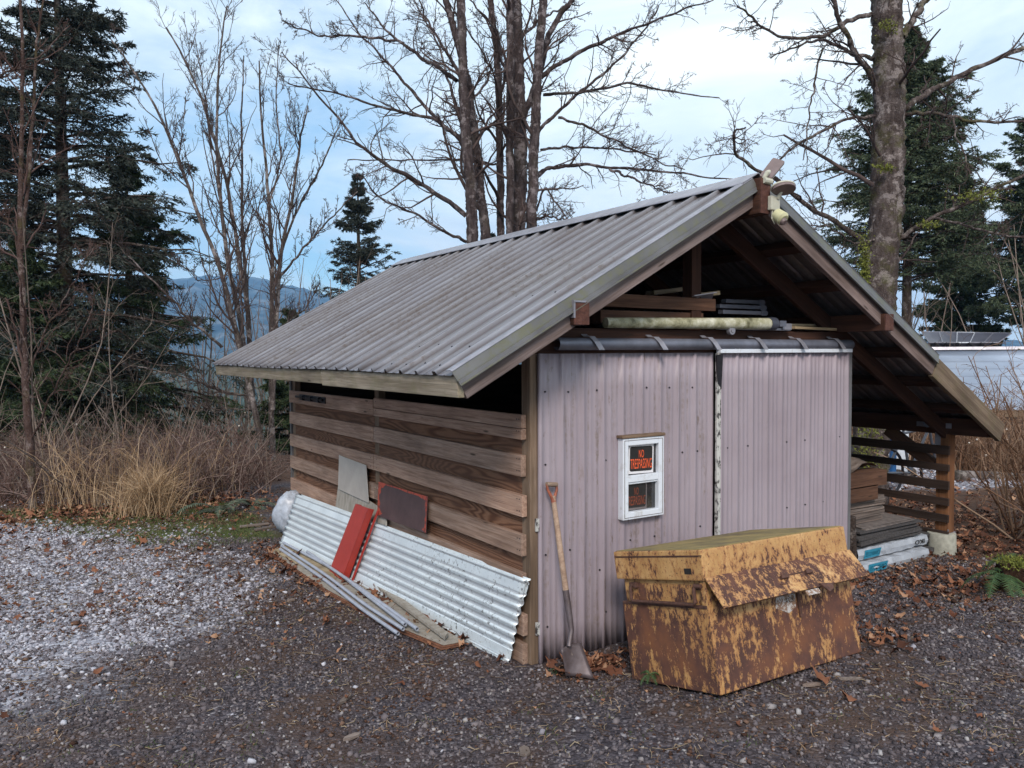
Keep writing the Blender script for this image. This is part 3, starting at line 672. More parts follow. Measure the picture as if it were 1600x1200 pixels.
# eave fascia (two lengths)
nf = nL
ysp = pl(502, 575, 0, XL+.02)[1]
def fas(y0, y1, dz):
    b = MB(); b.hexa([(XL+.025, y0, zroof(XL)-.112+dz), (XL+.062, y0, zroof(XL)-.112+dz), (XL+.062, y1, zroof(XL)-.112+dz), (XL+.025, y1, zroof(XL)-.112+dz)],
                     [(XL+.015, y0, zroof(XL)-.006), (XL+.052, y0, zroof(XL)+.012), (XL+.052, y1, zroof(XL)+.012), (XL+.015, y1, zroof(XL)-.006)])
    o = b.build('fascia_board', M_FASCIA, None, (XL+.03, (y0+y1)/2, 1.7), bev=.003)
    # grain must run along Y: rotate the mesh into a local frame with X along the length
    me = o.data
    for v in me.vertices: c = v.co.copy(); v.co = (c.y, -c.x, c.z)
    o.rotation_euler = (0, 0, R_(90)); o.parent = shed; o.location = Vector((XL+.03, (y0+y1)/2, 1.7))-LOC[shed.name]
    return o
fas(YF+.012, ysp, 0); fas(ysp+.006, YB, .012)
plank('fascia_board', (XE-.03, YF+.05, zroof(XE)-.05), (XE-.03, YB, zroof(XE)-.05), (0, 0, .12), .035, M_ROT, shed)
# left wall: posts, plywood, boards
XB = -.06
for yy, hh in ((.045, 1.93), (2.27, 1.93), (4.50, 1.93)):
    plank('post', (XB+.032, yy, -.05), (XB+.032, yy, hh), (0, .088, 0), .062, M_POST, shed)
b = MB(); b.box((XB+.002, .09, .05), (XB+.014, 2.225, 1.40)); b.build('plywood_panel', M_PLY, shed)
b = MB(); b.box((XB+.002, 2.315, .05), (XB+.014, 4.455, 1.36)); b.build('plywood_panel', M_PLY, shed)
b = MB(); b.box((-.075, 4.555, -.02), (-.02, 4.60, 1.72)); b.build('corner_trim', M_TRIM2, shed)
ztop = [1.492, 1.257, 1.018, .782, .545, .305, .07+.06]
for i, zt in enumerate(ztop):
    hgt = .148 if i == 0 else .128; j = rng.normal(0, .004, 4)
    if i == 0:
        plank('wall_board', (XB-.019, .035, zt-.043), (XB-.019, 2.25, zt-.040), (0, 0, .080), .034, M_BOARD, shed)
        plank('wall_board', (XB-.0195, .035, zt-.118), (XB-.0195, 2.25, zt-.116), (0, 0, .064), .036, M_BOARD, shed)
    else:
        plank('wall_board', (XB-.019, .03+j[0], zt-hgt/2+j[1]), (XB-.019, 2.255, zt-hgt/2+j[2]), (0, 0, hgt), .036, M_BOARD, shed)
    plank('wall_board', (XB-.019, 2.262, zt-hgt/2-.006+j[3]), (XB-.019, 4.545, zt-hgt/2-.012), (0, 0, .128), .036, M_BOARD, shed)
dots('nail', [np.array([XB-.0365, yy, zt+dz]) for zt in ztop[:5] for yy in (.06, .085, 2.2, 2.32, 4.4) for dz in (-.03, -.10)], (-1, 0, 0), .0045, .004, .002, M_BLACKM, shed)
# latch high on the left wall
b = MB(); a = pl(468, 620, 0, XB-.045); q = pl(508, 625, 0, XB-.045)
b.box((XB-.048, q[1], 1.385), (XB-.038, a[1], 1.445)); b.tube([(XB-.058, q[1]+.03, 1.415), (XB-.058, a[1]+.08, 1.418)], .013, 8)
for s in (.12, .35, .6): b.box((XB-.075, q[1]+s, 1.39), (XB-.038, q[1]+s+.045, 1.44))
b.build('latch', M_BLACKM, shed, bev=.002)
# back wall, inner partition, loft joists
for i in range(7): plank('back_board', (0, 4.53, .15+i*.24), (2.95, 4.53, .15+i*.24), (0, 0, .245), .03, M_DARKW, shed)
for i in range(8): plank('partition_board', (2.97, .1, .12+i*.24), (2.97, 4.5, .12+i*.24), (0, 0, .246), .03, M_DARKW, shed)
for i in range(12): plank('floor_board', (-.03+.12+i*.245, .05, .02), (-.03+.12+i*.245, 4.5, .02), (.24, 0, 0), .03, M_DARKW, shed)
# plates running front to back, with red ends
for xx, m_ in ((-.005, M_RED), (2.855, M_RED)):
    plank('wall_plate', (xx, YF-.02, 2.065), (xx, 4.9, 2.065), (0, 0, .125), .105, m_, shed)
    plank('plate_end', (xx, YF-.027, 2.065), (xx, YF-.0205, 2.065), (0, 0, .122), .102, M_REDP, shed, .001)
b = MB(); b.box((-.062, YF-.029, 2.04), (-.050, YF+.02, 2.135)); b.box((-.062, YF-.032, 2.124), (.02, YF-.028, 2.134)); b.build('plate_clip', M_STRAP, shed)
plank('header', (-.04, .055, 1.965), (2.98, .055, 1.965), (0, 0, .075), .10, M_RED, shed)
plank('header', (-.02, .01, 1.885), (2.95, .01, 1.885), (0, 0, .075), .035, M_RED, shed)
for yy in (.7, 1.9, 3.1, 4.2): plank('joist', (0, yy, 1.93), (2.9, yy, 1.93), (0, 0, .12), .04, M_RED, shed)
b = MB(); b.box((.02, .12, 1.995), (2.8, 4.4, 2.007)); b.build('loft_floor', M_PLY, shed)
plank('king_post', (1.36, .10, 2.0), (1.36, .10, 2.80), (.09, 0, 0), .09, M_RED, shed)
# front siding
def siding(name, x0, x1, z0, z1, yy, m, pitch=.158):
    mn_ = .0014 if name == 'siding_panel' else .0022
    prof = []; xx = x0
    while xx < x1-1e-6:
        for o_, h in ((0, 0), (.006, .013), (.024, .013), (.030, 0), (.070, 0), (.073, mn_), (.084, mn_), (.087, 0), (.112, 0), (.115, mn_), (.126, mn_), (.129, 0)):
            if xx+o_ <= x1: prof.append((xx+o_, h))
        xx += pitch
    prof.append((x1, 0)); prof = np.array(prof); zs = np.linspace(z0, z1, 10)
    V = np.array([[(p[0], yy-p[1]+.002*math.sin(p[0]*5+z_*3), z_) for p in prof] for z_ in zs]); n_, m_ = V.shape[:2]; idx = np.arange(n_*m_).reshape(n_, m_)
    Fq = np.stack([idx[:-1, :-1], idx[:-1, 1:], idx[1:, 1:], idx[1:, :-1]], -1).reshape(-1, 4)
    o = npobj(name, V.reshape(-1, 3), Fq, m, shed, LOC[shed.name]); md = o.modifiers.new('thick', 'SOLIDIFY'); md.thickness = .002; md.offset = 1
    return o
siding('siding_panel', -.012, 1.446, .0, 1.848, -.010, M_MAUVE, .1585)
siding('sliding_door', 1.478, 2.925, .06, 1.850, -.040, M_MAUVE2)
b = MB(); b.box((1.455, -.078, 1.845), (2.93, -.036, 1.872)); b.build('door_top_rail', M_WHITE, shed, bev=.003)
b = MB(); b.box((1.449, -.060, .05), (1.478, -.034, 1.845)); b.build('door_edge_trim', M_WHITECHIP, shed)
b = MB()
for zz in (1.60, 1.16):
    b.hexa([(1.437, -.064, zz-.22), (1.456, -.070, zz-.25), (1.456, -.050, zz-.25), (1.437, -.050, zz-.22)], [(1.430, -.066, zz+.22), (1.460, -.072, zz+.24), (1.458, -.050, zz+.24), (1.432, -.050, zz+.22)])
b.build('torn_seal', M_WHITECHIP, shed)
b = MB(); b.hexa([(1.436, -.068, 1.64), (1.468, -.074, 1.60), (1.466, -.062, 1.60), (1.436, -.058, 1.64)], [(1.425, -.070, 1.83), (1.475, -.080, 1.84), (1.473, -.062, 1.84), (1.425, -.058, 1.83)]); b.build('torn_flap', M_BLACKM, shed)
b = MB(); b.box((2.927, -.050, .0), (2.965, .0, 1.86)); b.build('door_jamb', M_TRIM2, shed)
b = MB()
scr = []
for zz, xs in ((1.62, (.04, .21, .43, .63, .84, 1.04, 1.25)), (1.19, (.04, .5, 1.16, 1.3)), (.66, (.04, .22, .63, .70, .91, 1.12, 1.33)), (.50, (.45,)), (.22, (.05, .5))):
    for xx in xs: scr.append((xx, -.013, zz+rng.normal(0, .006)))
for k_ in range(7): scr.append((1.56+k_*.21, -.043, 1.188))
for k_ in range(3): scr.append((2.2+k_*.21, -.043, .70))
dots('siding_screw', [np.array(p) for p in scr], (0, -1, 0), .0065, .005, .006, M_BLACKM, shed)
for zz in (.80, .18): b = MB(); b.box((-.030, -.016, zz), (-.012, -.004, zz+.075)); b.tube([(-.013, -.018, zz), (-.013, -.018, zz+.075)], .005, 6); b.build('hinge', M_WHITECHIP, shed)
# door track: half-round rail with straps
trk = MB(); th = np.linspace(R_(60), R_(330), 14); pr_ = [(-.05+.037*math.cos(t), 1.905+.037*math.sin(t)) for t in th]+[(-.05+.033*math.cos(t), 1.905+.033*math.sin(t)) for t in th[::-1]]
trk.prism([np.array([.10, a, c]) for a, c in pr_], (2.84, 0, 0)); track = trk.build('door_track', M_GALVP, shed, smooth=True)
for px in (921, 1022, 1107, 1181, 1245, 1305):
    xx = pl(px-7, 532, 1, -.05)[0]; b = MB(); wd = .042
    path = [(-.012, 1.962), (-.030, 1.950), (-.072, 1.948), (-.098, 1.915), (-.122, 1.868)]; path = [(a, c) for a, c in path]
    skew = [0, .004, .016, .034, .052]
    for i in range(4):
        (y0, z0), (y1, z1) = path[i], path[i+1]
        b.hexa([(xx+skew[i], y0, z0), (xx+skew[i]+wd, y0, z0), (xx+skew[i+1]+wd, y1, z1), (xx+skew[i+1], y1, z1)], [(xx+skew[i], y0, z0+.004), (xx+skew[i]+wd, y0, z0+.004), (xx+skew[i+1]+wd, y1, z1+.004), (xx+skew[i+1], y1, z1+.004)])
    b.build('track_strap', M_STRAP, shed)
b = MB()
for px in (1148, 1265):
    xx = pl(px, 545, 1, -.05)[0]; b.box((xx-.03, -.062, 1.870), (xx+.03, -.04, 1.884)); b.tube([(xx-.02, -.075, 1.885), (xx-.02, -.04, 1.885)], .012, 8); b.tube([(xx+.02, -.075, 1.885), (xx+.02, -.04, 1.885)], .012, 8)
b.build('door_rollers', M_STRAP, shed)
# window
wn = MB(); X0, X1, Z0, Z1, YW = .600, .948, .797, 1.312, -.034
def fr(b, x0, x1, z0, z1, w_, y0, y1):
    b.box((x0, y0, z0), (x0+w_, y1, z1)); b.box((x1-w_, y0, z0), (x1, y1, z1)); b.box((x0+w_, y0, z0), (x1-w_, y1, z0+w_)); b.box((x0+w_, y0, z1-w_), (x1-w_, y1, z1))
fr(wn, X0, X1, Z0, Z1, .046, -.062, -.012); window = wn.build('window', M_WHITE, shed, bev=.004)
b = MB(); fr(b, X0+.012, X1-.012, Z0+.012, Z1-.012, .003, -.0640, -.0615); b.build('frame_bead', M_PAPERD, window)
b = MB(); zm = 1.052; b.box((X0+.046, -.058, zm-.020), (X1-.046, -.020, zm+.022)); b.box((X0+.046, -.050, zm-.034), (X1-.046, -.022, zm-.021)); b.build('meeting_rail', M_WHITE, window, bev=.003)
b = MB(); b.box((X0+.046, -.034, zm), (X1-.046, -.028, Z1-.046)); b.build('upper_pane', M_GLASS, window)
b = MB(); b.box((X0+.046, -.028, Z0+.046), (X1-.046, -.022, zm)); b.build('lower_pane', M_GLASS, window)
b = MB(); b.box((X0-.012, -.070, Z1+.002), (X1+.006, -.012, Z1+.020)); b.build('drip_cap', M_POST, window, bev=.003)
def sign(name, cx, cz, w_, h_, yy, mp, mo, lab, ang, skew=0.0):
    a = R_(ang); u = np.array([math.cos(a), 0, math.sin(a)]); v = np.array([-math.sin(a), 0, math.cos(a)]); c = np.array([cx, yy, cz]); t = thing(name, c, lab, 'sign')
    b = MB(); b.prism([c-u*w_/2-v*h_/2, c+u*w_/2-v*h_/2, c+u*w_/2+v*h_/2, c-u*w_/2+v*h_/2], (0, .001, 0)); b.build('paper', mp, t)
    w2, h2 = w_*.90, h_*.86; cc = c+v*h_*.01-np.array([0, .0006, 0]); pts = []
    for i in range(4):
        for k_ in range(4):
            aa = (i+k_/3)*math.pi/2; ox = (w2/2-.014)*(1 if i in (0, 3) else -1); oz = (h2/2-.014)*(1 if i in (0, 1) else -1)
            pts.append(cc+u*(ox+.014*math.cos(aa))+v*(oz+.014*math.sin(aa)))
    b = MB(); b.prism(pts, (0, .0004, 0)); b.build('black_field', M_BLACK, t)
    c3 = cc-np.array([0, .0008, 0])
    text('lettering', 'NO', mo, t, c3+v*h_*.17, u, v, h_*.27, w_*.20, .0002, .0); text('lettering', 'TRESPASSING', mo, t, c3-v*h_*.17, u, v, h_*.34, w_*.86, .0002, .0)
sign('no_trespassing_sign', .772, 1.172, .212, .185, -.038, M_PAPER, M_ORP, 'bright orange on black no trespassing sign in the upper half of the window', -1.5)
sign('no_trespassing_sign', .738, .935, .180, .175, -.0300, M_PAPERD, M_ORPD, 'dim no trespassing sign behind the lower half of the window', -1)  # darker paper and print colours stand in for dim light behind glass
# ------------------------------------------------------------------ open right bay
XS = 4.47
plank('bay_post', (4.545, .06, .20), (4.545, .06, 1.18), (.105, 0, 0), .115, M_ORPOST, shed)
b = MB(); b.tube([(4.50, .06, -.03), (4.50, .06, .20)], [.125, .118], 20); b.build('post_footing', M_CONC, shed, smooth=True, bev=.006)
b = MB(); b.box((4.482, -.012, .19), (4.488, .0, .24)); b.box((4.47, -.006, .195), (4.62, .12, .203)); b.build('post_bracket', M_STRAP, shed)
plank('bay_post', (4.53, 2.2, -.02), (4.53, 2.2, 1.18), (.10, 0, 0), .10, M_ORANGE, shed)
plank('bay_post', (4.53, 4.5, -.02), (4.53, 4.5, 1.18), (.10, 0, 0), .10, M_ORANGE, shed)
plank('bay_beam', (4.54, YF+.075, 1.175), (4.54, 4.9, 1.175), (0, 0, .15), .10, M_RED, shed)
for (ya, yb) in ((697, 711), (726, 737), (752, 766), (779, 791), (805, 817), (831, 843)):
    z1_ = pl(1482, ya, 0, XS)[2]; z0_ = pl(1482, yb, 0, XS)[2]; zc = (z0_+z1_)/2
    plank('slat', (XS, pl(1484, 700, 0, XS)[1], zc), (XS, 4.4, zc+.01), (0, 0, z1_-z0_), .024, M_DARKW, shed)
plank('brace', (4.54, .16, .80), (4.54, .62, 1.10), (0, -.07, .09), .05, M_ORANGE, shed)
# T strap and puck on the beam
b = MB(); yb_ = YF
b.box((4.484, -.02, 1.155), (4.489, .30, 1.20)); b.box((4.482, .075, .98), (4.487, .125, 1.16)); b.build('tee_strap', M_STRAP, shed)
b = MB(); b.tube([(4.47, .18, 1.19), (4.43, .17, 1.19)], .035, 14); b.tube([(4.45, .19, 1.19), (4.46, .20, 1.29)], .012, 6); b.build('round_cap', M_GALVP, shed, smooth=True)
# log leaning by the jamb
b = MB(); b.tube([(3.055, .02, -.02), (3.05, .03, .25), (3.055, .04, .52)], [.075, .070, .066], 14)
setp(b.build('log', M_BARKF, None, (3.05, .03, 0), smooth=True), 'short upright bark covered log beside the dark door jamb', 'log')
# ------------------------------------------------------------------ stacked goods in the right bay
def stack(name, x0, x1, y0, y1, z0, n, th, m, jit, rotj, parent):
    for i in range(n):
        a = rng.normal(0, rotj); c = np.array([(x0+x1)/2+rng.normal(0, jit), (y0+y1)/2+rng.normal(0, jit), z0+th*(i+.5)]); L = (x1-x0)/2; W = (y1-y0)/2
        b = MB(); Mx = np.array([[math.cos(a), -math.sin(a), 0], [math.sin(a), math.cos(a), 0], [0, 0, 1]])
        V = [c+Mx@np.array([sx_*L, sy_*W, sz_*th*.42+.004*rng.normal()]) for sz_ in (-1, 1) for sx_, sy_ in ((-1, -1), (1, -1), (1, 1), (-1, 1))]
        b.hexa(V[:4], V[4:]); b.build(name, m, parent)
def onfloor(px, py, y=None): return pl(px, py, 2, 0)
xa = pl(1338, 870, 1, .12)[0]; xb = pl(1440, 870, 1, .12)[0]
def bundle(z0, x0, x1, yfront, lab, txt, txt2, tw, blue):
    t = thing('shingle_bundle', ((x0+x1)/2, yfront+.15, z0), lab, 'shingle bundle', 'wrapped shingle bundles on the ground')
    stack('shingle', x0+.03, x1+.12, yfront+.012, yfront+.34, z0, 5, .017, M_SHING, .006, .01, t)
    b = MB(); k = 18; xs = np.linspace(x0-.02, x1, k); V = []
    for i, xx in enumerate(xs):
        j = rng.normal(0, .004, 4)
        V += [(xx, yfront+.10, z0+.093+j[0]), (xx, yfront-.002, z0+.090+j[1]), (xx, yfront-.012+j[3], z0+.045), (xx, yfront-.002, z0+.002+j[2])]
    Fq = [(i*4+c, i*4+c+1, (i+1)*4+c+1, (i+1)*4+c) for i in range(k-1) for c in range(3)]; b.add(V, Fq); wrap = b.build('wrapper', M_WRAPW, t)
    b = MB(); b.prism([(x0+blue[0], yfront-.017, z0+.012), (x0+blue[1]-.03, yfront-.017, z0+.012), (x0+blue[1], yfront-.017, z0+.078), (x0+blue[0]+.02, yfront-.017, z0+.082)], (0, .002, 0)); b.build('printed_band', M_WRAPB, wrap)
    mw = M_WRAPW
    text('lettering', txt, mw, wrap, (x0+(blue[0]+blue[1])/2, yfront-.0185, z0+.045), (-1, 0, 0), (0, 0, -1), .034, (blue[1]-blue[0])*.8, -.0015)
    if txt2: text('lettering', txt2, M_BLACK, wrap, (x1-tw, yfront-.0160, z0+.045), (-1, 0, 0), (0, 0, -1), .040, .15, -.0015, .02)
bundle(.105, xa, xb+.04, .10, 'upper shingle bundle in white and teal wrapper with black lettering', 'CAMBRIDGE', 'IKO', .13, (.05, .30))
bundle(.0, xa-.0, xb-.02, .05, 'lower shingle bundle in white and teal wrapper on the ground', 'CAMBRIDGE', None, .14, (.03, .32))
t = thing('shingle_stack', (3.75, .35, .21), 'wide pile of loose dark roofing shingles on the wrapped bundles', 'shingles'); stack('shingle', 3.30, 4.22, .10, .55, .20, 9, .016, M_SHING, .02, .02, t)
stack('top_shingle', 3.42, 4.15, .13, .5, .345, 2, .010, M_SHING2, .02, .04, t)
t = thing('board_stack', (3.45, .4, .37), 'stack of thin grey boards on top of the shingle pile', 'boards'); stack('board', 3.22, 3.85, .22, .62, .372, 10, .022, M_GREYW, .012, .02, t)
for i, (px0, px1, py0, py1, lab) in enumerate(((1322, 1386, 738, 762, 'upper orange brown timber beam on the grey boards in the bay'), (1322, 1372, 760, 784, 'lower orange brown timber beam on the grey boards in the bay'))):
    a = pl(px0, (py0+py1)/2, 1, .16); q = pl(px1, (py0+py1)/2, 1, .16); h_ = (py1-py0)/F_PX*7.0
    o = plank('timber_beam', (a[0], .24, (a[2]+q[2])/2-.02*0), (q[0], .24, (a[2]+q[2])/2), (0, 0, h_*.96), .16, M_ORANGE, None); setp(o, lab, 'timber beam', 'timber beams stacked in the bay')
b = MB(); pts = []
for i in range(9):
    for j in range(6): pts.append((3.12+i*.075, .2+j*.09, .885+.015*rng.normal()+.03*math.sin(i*1.3+j)))
b.add(pts, [(i*6+j, (i+1)*6+j, (i+1)*6+j+1, i*6+j+1) for i in range(8) for j in range(5)]); o = b.build('plastic_sheet', M_GREYW, None, smooth='all'); setp(o, 'crumpled grey plastic sheet over the timber beams', 'plastic sheet')
# bicycle behind the slats (far part of the bay)
bk = thing('bicycle', tuple(ad(1420, 770, 10.4)), 'bicycle parked beyond the slatted wall of the bay', 'bicycle')
bc = ad(1425, 735, 10.4); u = norm(RT*.8+np.array([.5, .3, 0])); u[2] = 0; u = norm(u)
for s in (-1, 1):
    b = MB(); c = bc+u*s*.5; pts = [c+u*.32*math.cos(a)+np.array([0, 0, .32*math.sin(a)]) for a in np.linspace(0, 2*math.pi, 29)]; b.tube(pts, .02, 6, False)
    for k_ in range(10): a = k_*math.pi/5; b.tube([c, c+u*.31*math.cos(a)+np.array([0, 0, .31*math.sin(a)])], .003, 3)
    b.build('wheel', M_BLACKM, bk)
b = MB(); A = bc-u*.5; B = bc+u*.5; S = bc-u*.18+np.array([0, 0, .5]); Hh = bc+u*.33+np.array([0, 0, .55]); Pd = bc-u*.05+np.array([0, 0, -.03])
for p, q in ((A, S), (A, Pd), (Pd, S), (S, Hh), (Pd, Hh), (Hh, B), (S, S+np.array([0, 0, .15])), (Hh, Hh+np.array([0, 0, .15]))): b.tube([p, q], .018, 8)
b.build('frame', fm('dark_bike_paint', (.05, .055, .07), .35), bk)
b = MB(); b.box(S+(-.12, -.06, .14), S+(.12, .06, .19)); b.build('saddle', M_BLACKM, bk, bev=.02)
b = MB(); v_ = np.cross(u, (0, 0, 1)); b.tube([Hh+np.array([0, 0, .15])-v_*.28, Hh+np.array([0, 0, .17]), Hh+np.array([0, 0, .15])+v_*.28], .014, 8); b.build('handlebar', M_STRAP, bk)
# white container seen through the slats
cpos = pl(1404, 765, 2, 0); cz = CAM+(cpos-CAM)*.8; b = MB(); c0 = ad(1396, 700, 11.5); z0_ = gz(c0[0], c0[1])
b.tube([(c0[0], c0[1], z0_), (c0[0], c0[1], z0_+1.15), (c0[0], c0[1], z0_+1.2), (c0[0], c0[1], z0_+1.28)], [.20, .20, .15, .08], 20); o = b.build('water_tank', M_WHITE, None, (c0[0], c0[1], z0_), smooth=True); setp(o, 'white plastic water tank standing beyond the slatted bay', 'tank')
c1 = ad(1395, 716, 11.0); z1_ = gz(c1[0], c1[1]); b = MB(); b.tube([(c1[0], c1[1], z1_), (c1[0], c1[1], z1_+.85), (c1[0], c1[1], z1_+.90)], [.045, .05, .045], 18); o = b.build('barrel', fm('blue_plastic', (.02, .09, .24), .4), None, smooth=True); setp(o, 'small blue plastic barrel in front of the white tank', 'barrel')
# ------------------------------------------------------------------ things on the loft
def lum(p0, p1, w_, t_, m, name, lab, cat, group=None, wv=(0, 0, 1)):
    o = plank(name, p0, p1, np.array(wv, float)*w_, t_, m); setp(o, lab, cat, group); return o
A = pl(930, 466, 1, .10); B = pl(1110, 480, 1, .10)
lum((A[0], .12, 2.185), (B[0], .12, 2.180), .085, .14, M_ORANGE, 'loft_beam', 'upper reddish beam stored on the loft above the siding', 'timber beam', 'beams stored on the loft')
lum((A[0]+.02, .14, 2.080), (B[0]-.10, .14, 2.080), .085, .14, M_ORANGE, 'loft_beam', 'lower darker beam stored on the loft under the other beam', 'timber beam', 'beams stored on the loft')
P0 = pl(946, 511, 1, -.008); P1 = pl(1203, 499, 1, -.07); P0[2] = 2.037; P1[2] = 2.052; 
pp_ = thing('plastic_pipe', tuple((P0+P1)/2), 'long mossy pale plastic pipe stored on the loft ledge', 'pipe')
b = MB(); b.tube([P0+(P1-P0)*t for t in np.linspace(0, 1, 14)], np.linspace(.033, .0415, 14), 22); b.build('pipe', M_PVC, pp_, smooth=True)
d_ = norm(P1-P0); b = MB(); b.tube([P1-d_*.02, P1+d_*.045, P1+d_*.055], [.046, .046, .036], 22); b.build('end_cap', M_PIPECAP, pp_, smooth=True)
b = MB(); b.tube([P1+d_*.05, P1+d_*.085+np.array([0, 0, -.004])], .017, 10); q = P1+d_*.10; b.box(q+(-.02, -.02, -.02), q+(.05, .02, .022)); b.build('cap_spout', M_GALVP, pp_)
b = MB(); a = pl(1120, 512, 1, -.03); q = pl(1232, 506, 1, -.03); b.box((a[0], -.05, 2.006), (q[0], -.02, 2.024)); b.box((q[0]-.10, -.06, 2.012), (q[0], -.01, 2.058)); c = pl(1142, 518, 1, -.06); b.tube([(c[0], -.075, 2.0), (c[0], -.045, 2.0)], .030, 16); b.tube([(c[0], -.080, 2.0), (c[0], -.073, 2.0)], .016, 12)
o = b.build('track_hanger', M_STRAP, None, bev=.002); setp(o, 'grey steel track piece with a small wheel below the mossy pipe', 'track part')
b = MB()
for i, (px0, px1, py, yy) in enumerate(((1125, 1198, 478, .25), (1130, 1200, 487, .20), (1135, 1196, 470, .30))):
    a = pl(px0, py, 1, yy); q = pl(px1, py, 1, yy); b.box((a[0], yy, a[2]-.014), (q[0], yy+.05, a[2]+.014)); b.box((q[0]-.08, yy-.006, a[2]-.02), (q[0]-.02, yy, a[2]+.02))
o = b.build('metal_channels', M_GALVP, None, bev=.002); setp(o, 'bundle of dark grey metal channels on the loft behind the pipe', 'metal parts')
for i, (q0, q1, yy, w_, lab) in enumerate((((1015, 458), (1065, 452), .35, .03, 'greenish board lying on the upper loft beam at the left'), ((1085, 462), (1118, 458), .18, .03, 'short pale offcut on the end of the loft beam'), ((1235, 512), (1302, 515), .02, .02, 'thin pale board lying on the right end of the loft ledge'), ((1225, 508), (1300, 509), .14, .02, 'second thin board behind the pale one on the right loft ledge'))):
    a = pl(*q0, 1, yy); q = pl(*q1, 1, yy); lum(a, q, w_, .09, (M_PALEW if i != 0 else M_FASCIA), 'loft_board', lab, 'board', 'loose boards on the loft', (0, 0, 1))
b = MB(); a = pl(1080, 463, 1, .05); q = pl(1118, 455, 1, .05)
b.prism([(a[0], .02, a[2]), (q[0]-.02, .02, a[2]+.03), (q[0], .06, a[2]+.035), (q[0]+.10, .20, a[2]-.04), (a[0]+.08, .24, a[2]-.02)], (0, 0, .006)); o = b.build('bent_flashing', M_STRAP, None); setp(o, 'bent scrap of grey flashing metal on the loft beams', 'metal scrap')
# floodlight + its solar panel at the gable peak
fl = thing('solar_floodlight', (XR+.05, YF-.06, ZR-.15), 'white motion sensor floodlight with round lamp head on the gable peak', 'floodlight')
e = np.array([XR+.030, YF-.055, ZR-.16])
b = MB(); b.box(e+(-.01, -.030, -.045), e+(.075, 0, .045)); b.build('mount_box', M_LAMPW, fl, bev=.006)
def disk(c, n_, rx, rz, t_, m, name, par, up=(0, 0, 1), seg=26):
    n_ = norm(n_); uu = norm(np.cross(up, n_)); vv = np.cross(n_, uu); b = MB()
    b.prism([c+uu*rx*math.cos(a)+vv*rz*math.sin(a) for a in np.linspace(0, 2*math.pi, seg, endpoint=False)], n_*t_); return b.build(name, m, par, bev=.004)
disk(e+(.055, -.07, .092), (-.15, -.45, -.9), .078, .058, .02, M_PANEL, 'lamp_head', fl)
disk(e+(.0575, -.062, .100), (-.15, -.45, -.9), .084, .064, .012, M_LAMPW, 'lamp_shell', fl)
b = MB(); b.tube([e+(.05, -.03, .03), e+(.055, -.055, .075)], .012, 8); b.tube([e+(.04, -.02, -.045), e+(.04, -.035, -.075)], .016, 8); b.tube([e+(.012, -.02, -.04), e+(.008, -.02, -.10), e+(.03, -.025, -.13)], .004, 5); b.build('arm', M_LAMPW, fl)
b = MB(); c = e+np.array([.045, -.055, -.105]); b.tube([c+(.0, .03, .035), c+(0, -.02, .0), c+(0, -.03, -.008)], [.040, .044, .030], 16); b.build('sensor', M_LAMPG, fl, smooth=True)
b = MB(); b.tube([c+(-.005, -.026, -.018), c+(-.005, -.040, -.028)], [.026, .018], 12); b.build('sensor_lens', M_PANEL, fl, smooth=True)
sp = thing('small_solar_panel', (XR+.03, YF-.02, ZR+.02), 'small brown backed solar panel tilted above the gable peak', 'solar panel')
c = ad(1207, 262, 5.0); n_ = norm(-(FW*.75)+np.array([.25, 0, -.35])); b = MB()
cor = [ad(1186, 275, 5.02), ad(1206, 278, 4.98), ad(1227, 252, 5.10), ad(1208, 246, 5.14)]; pts = []
for i in range(4):
    p0, p1, p2 = cor[i-1], cor[i], cor[(i+1) % 4]; pts += [p1+(p0-p1)*.09, p1+(p0-p1)*.03+(p2-p1)*.03, p1+(p2-p1)*.09]
nn = norm(np.cross(cor[1]-cor[0], cor[3]-cor[0])); nn = nn if nn@FW > 0 else -nn
b.prism(pts, nn*.010); b.build('panel_back', M_PANEL, sp)
b = MB(); b.prism([p+nn*.0102 for p in pts], nn*.004); b.build('panel_face', M_LAMPW, sp)
b = MB(); b.tube([np.array([XR+.0, YF-.04, ZR-.005]), np.array([XR+.015, YF-.055, ZR+.03]), ad(1202, 268, 5.0)], [.012, .016, .012], 8); b.tube([(XR-.02, YF-.055, ZR-.02), (XR+.05, YF-.055, ZR-.022)], .02, 10); b.build('bracket', M_LAMPW, sp)
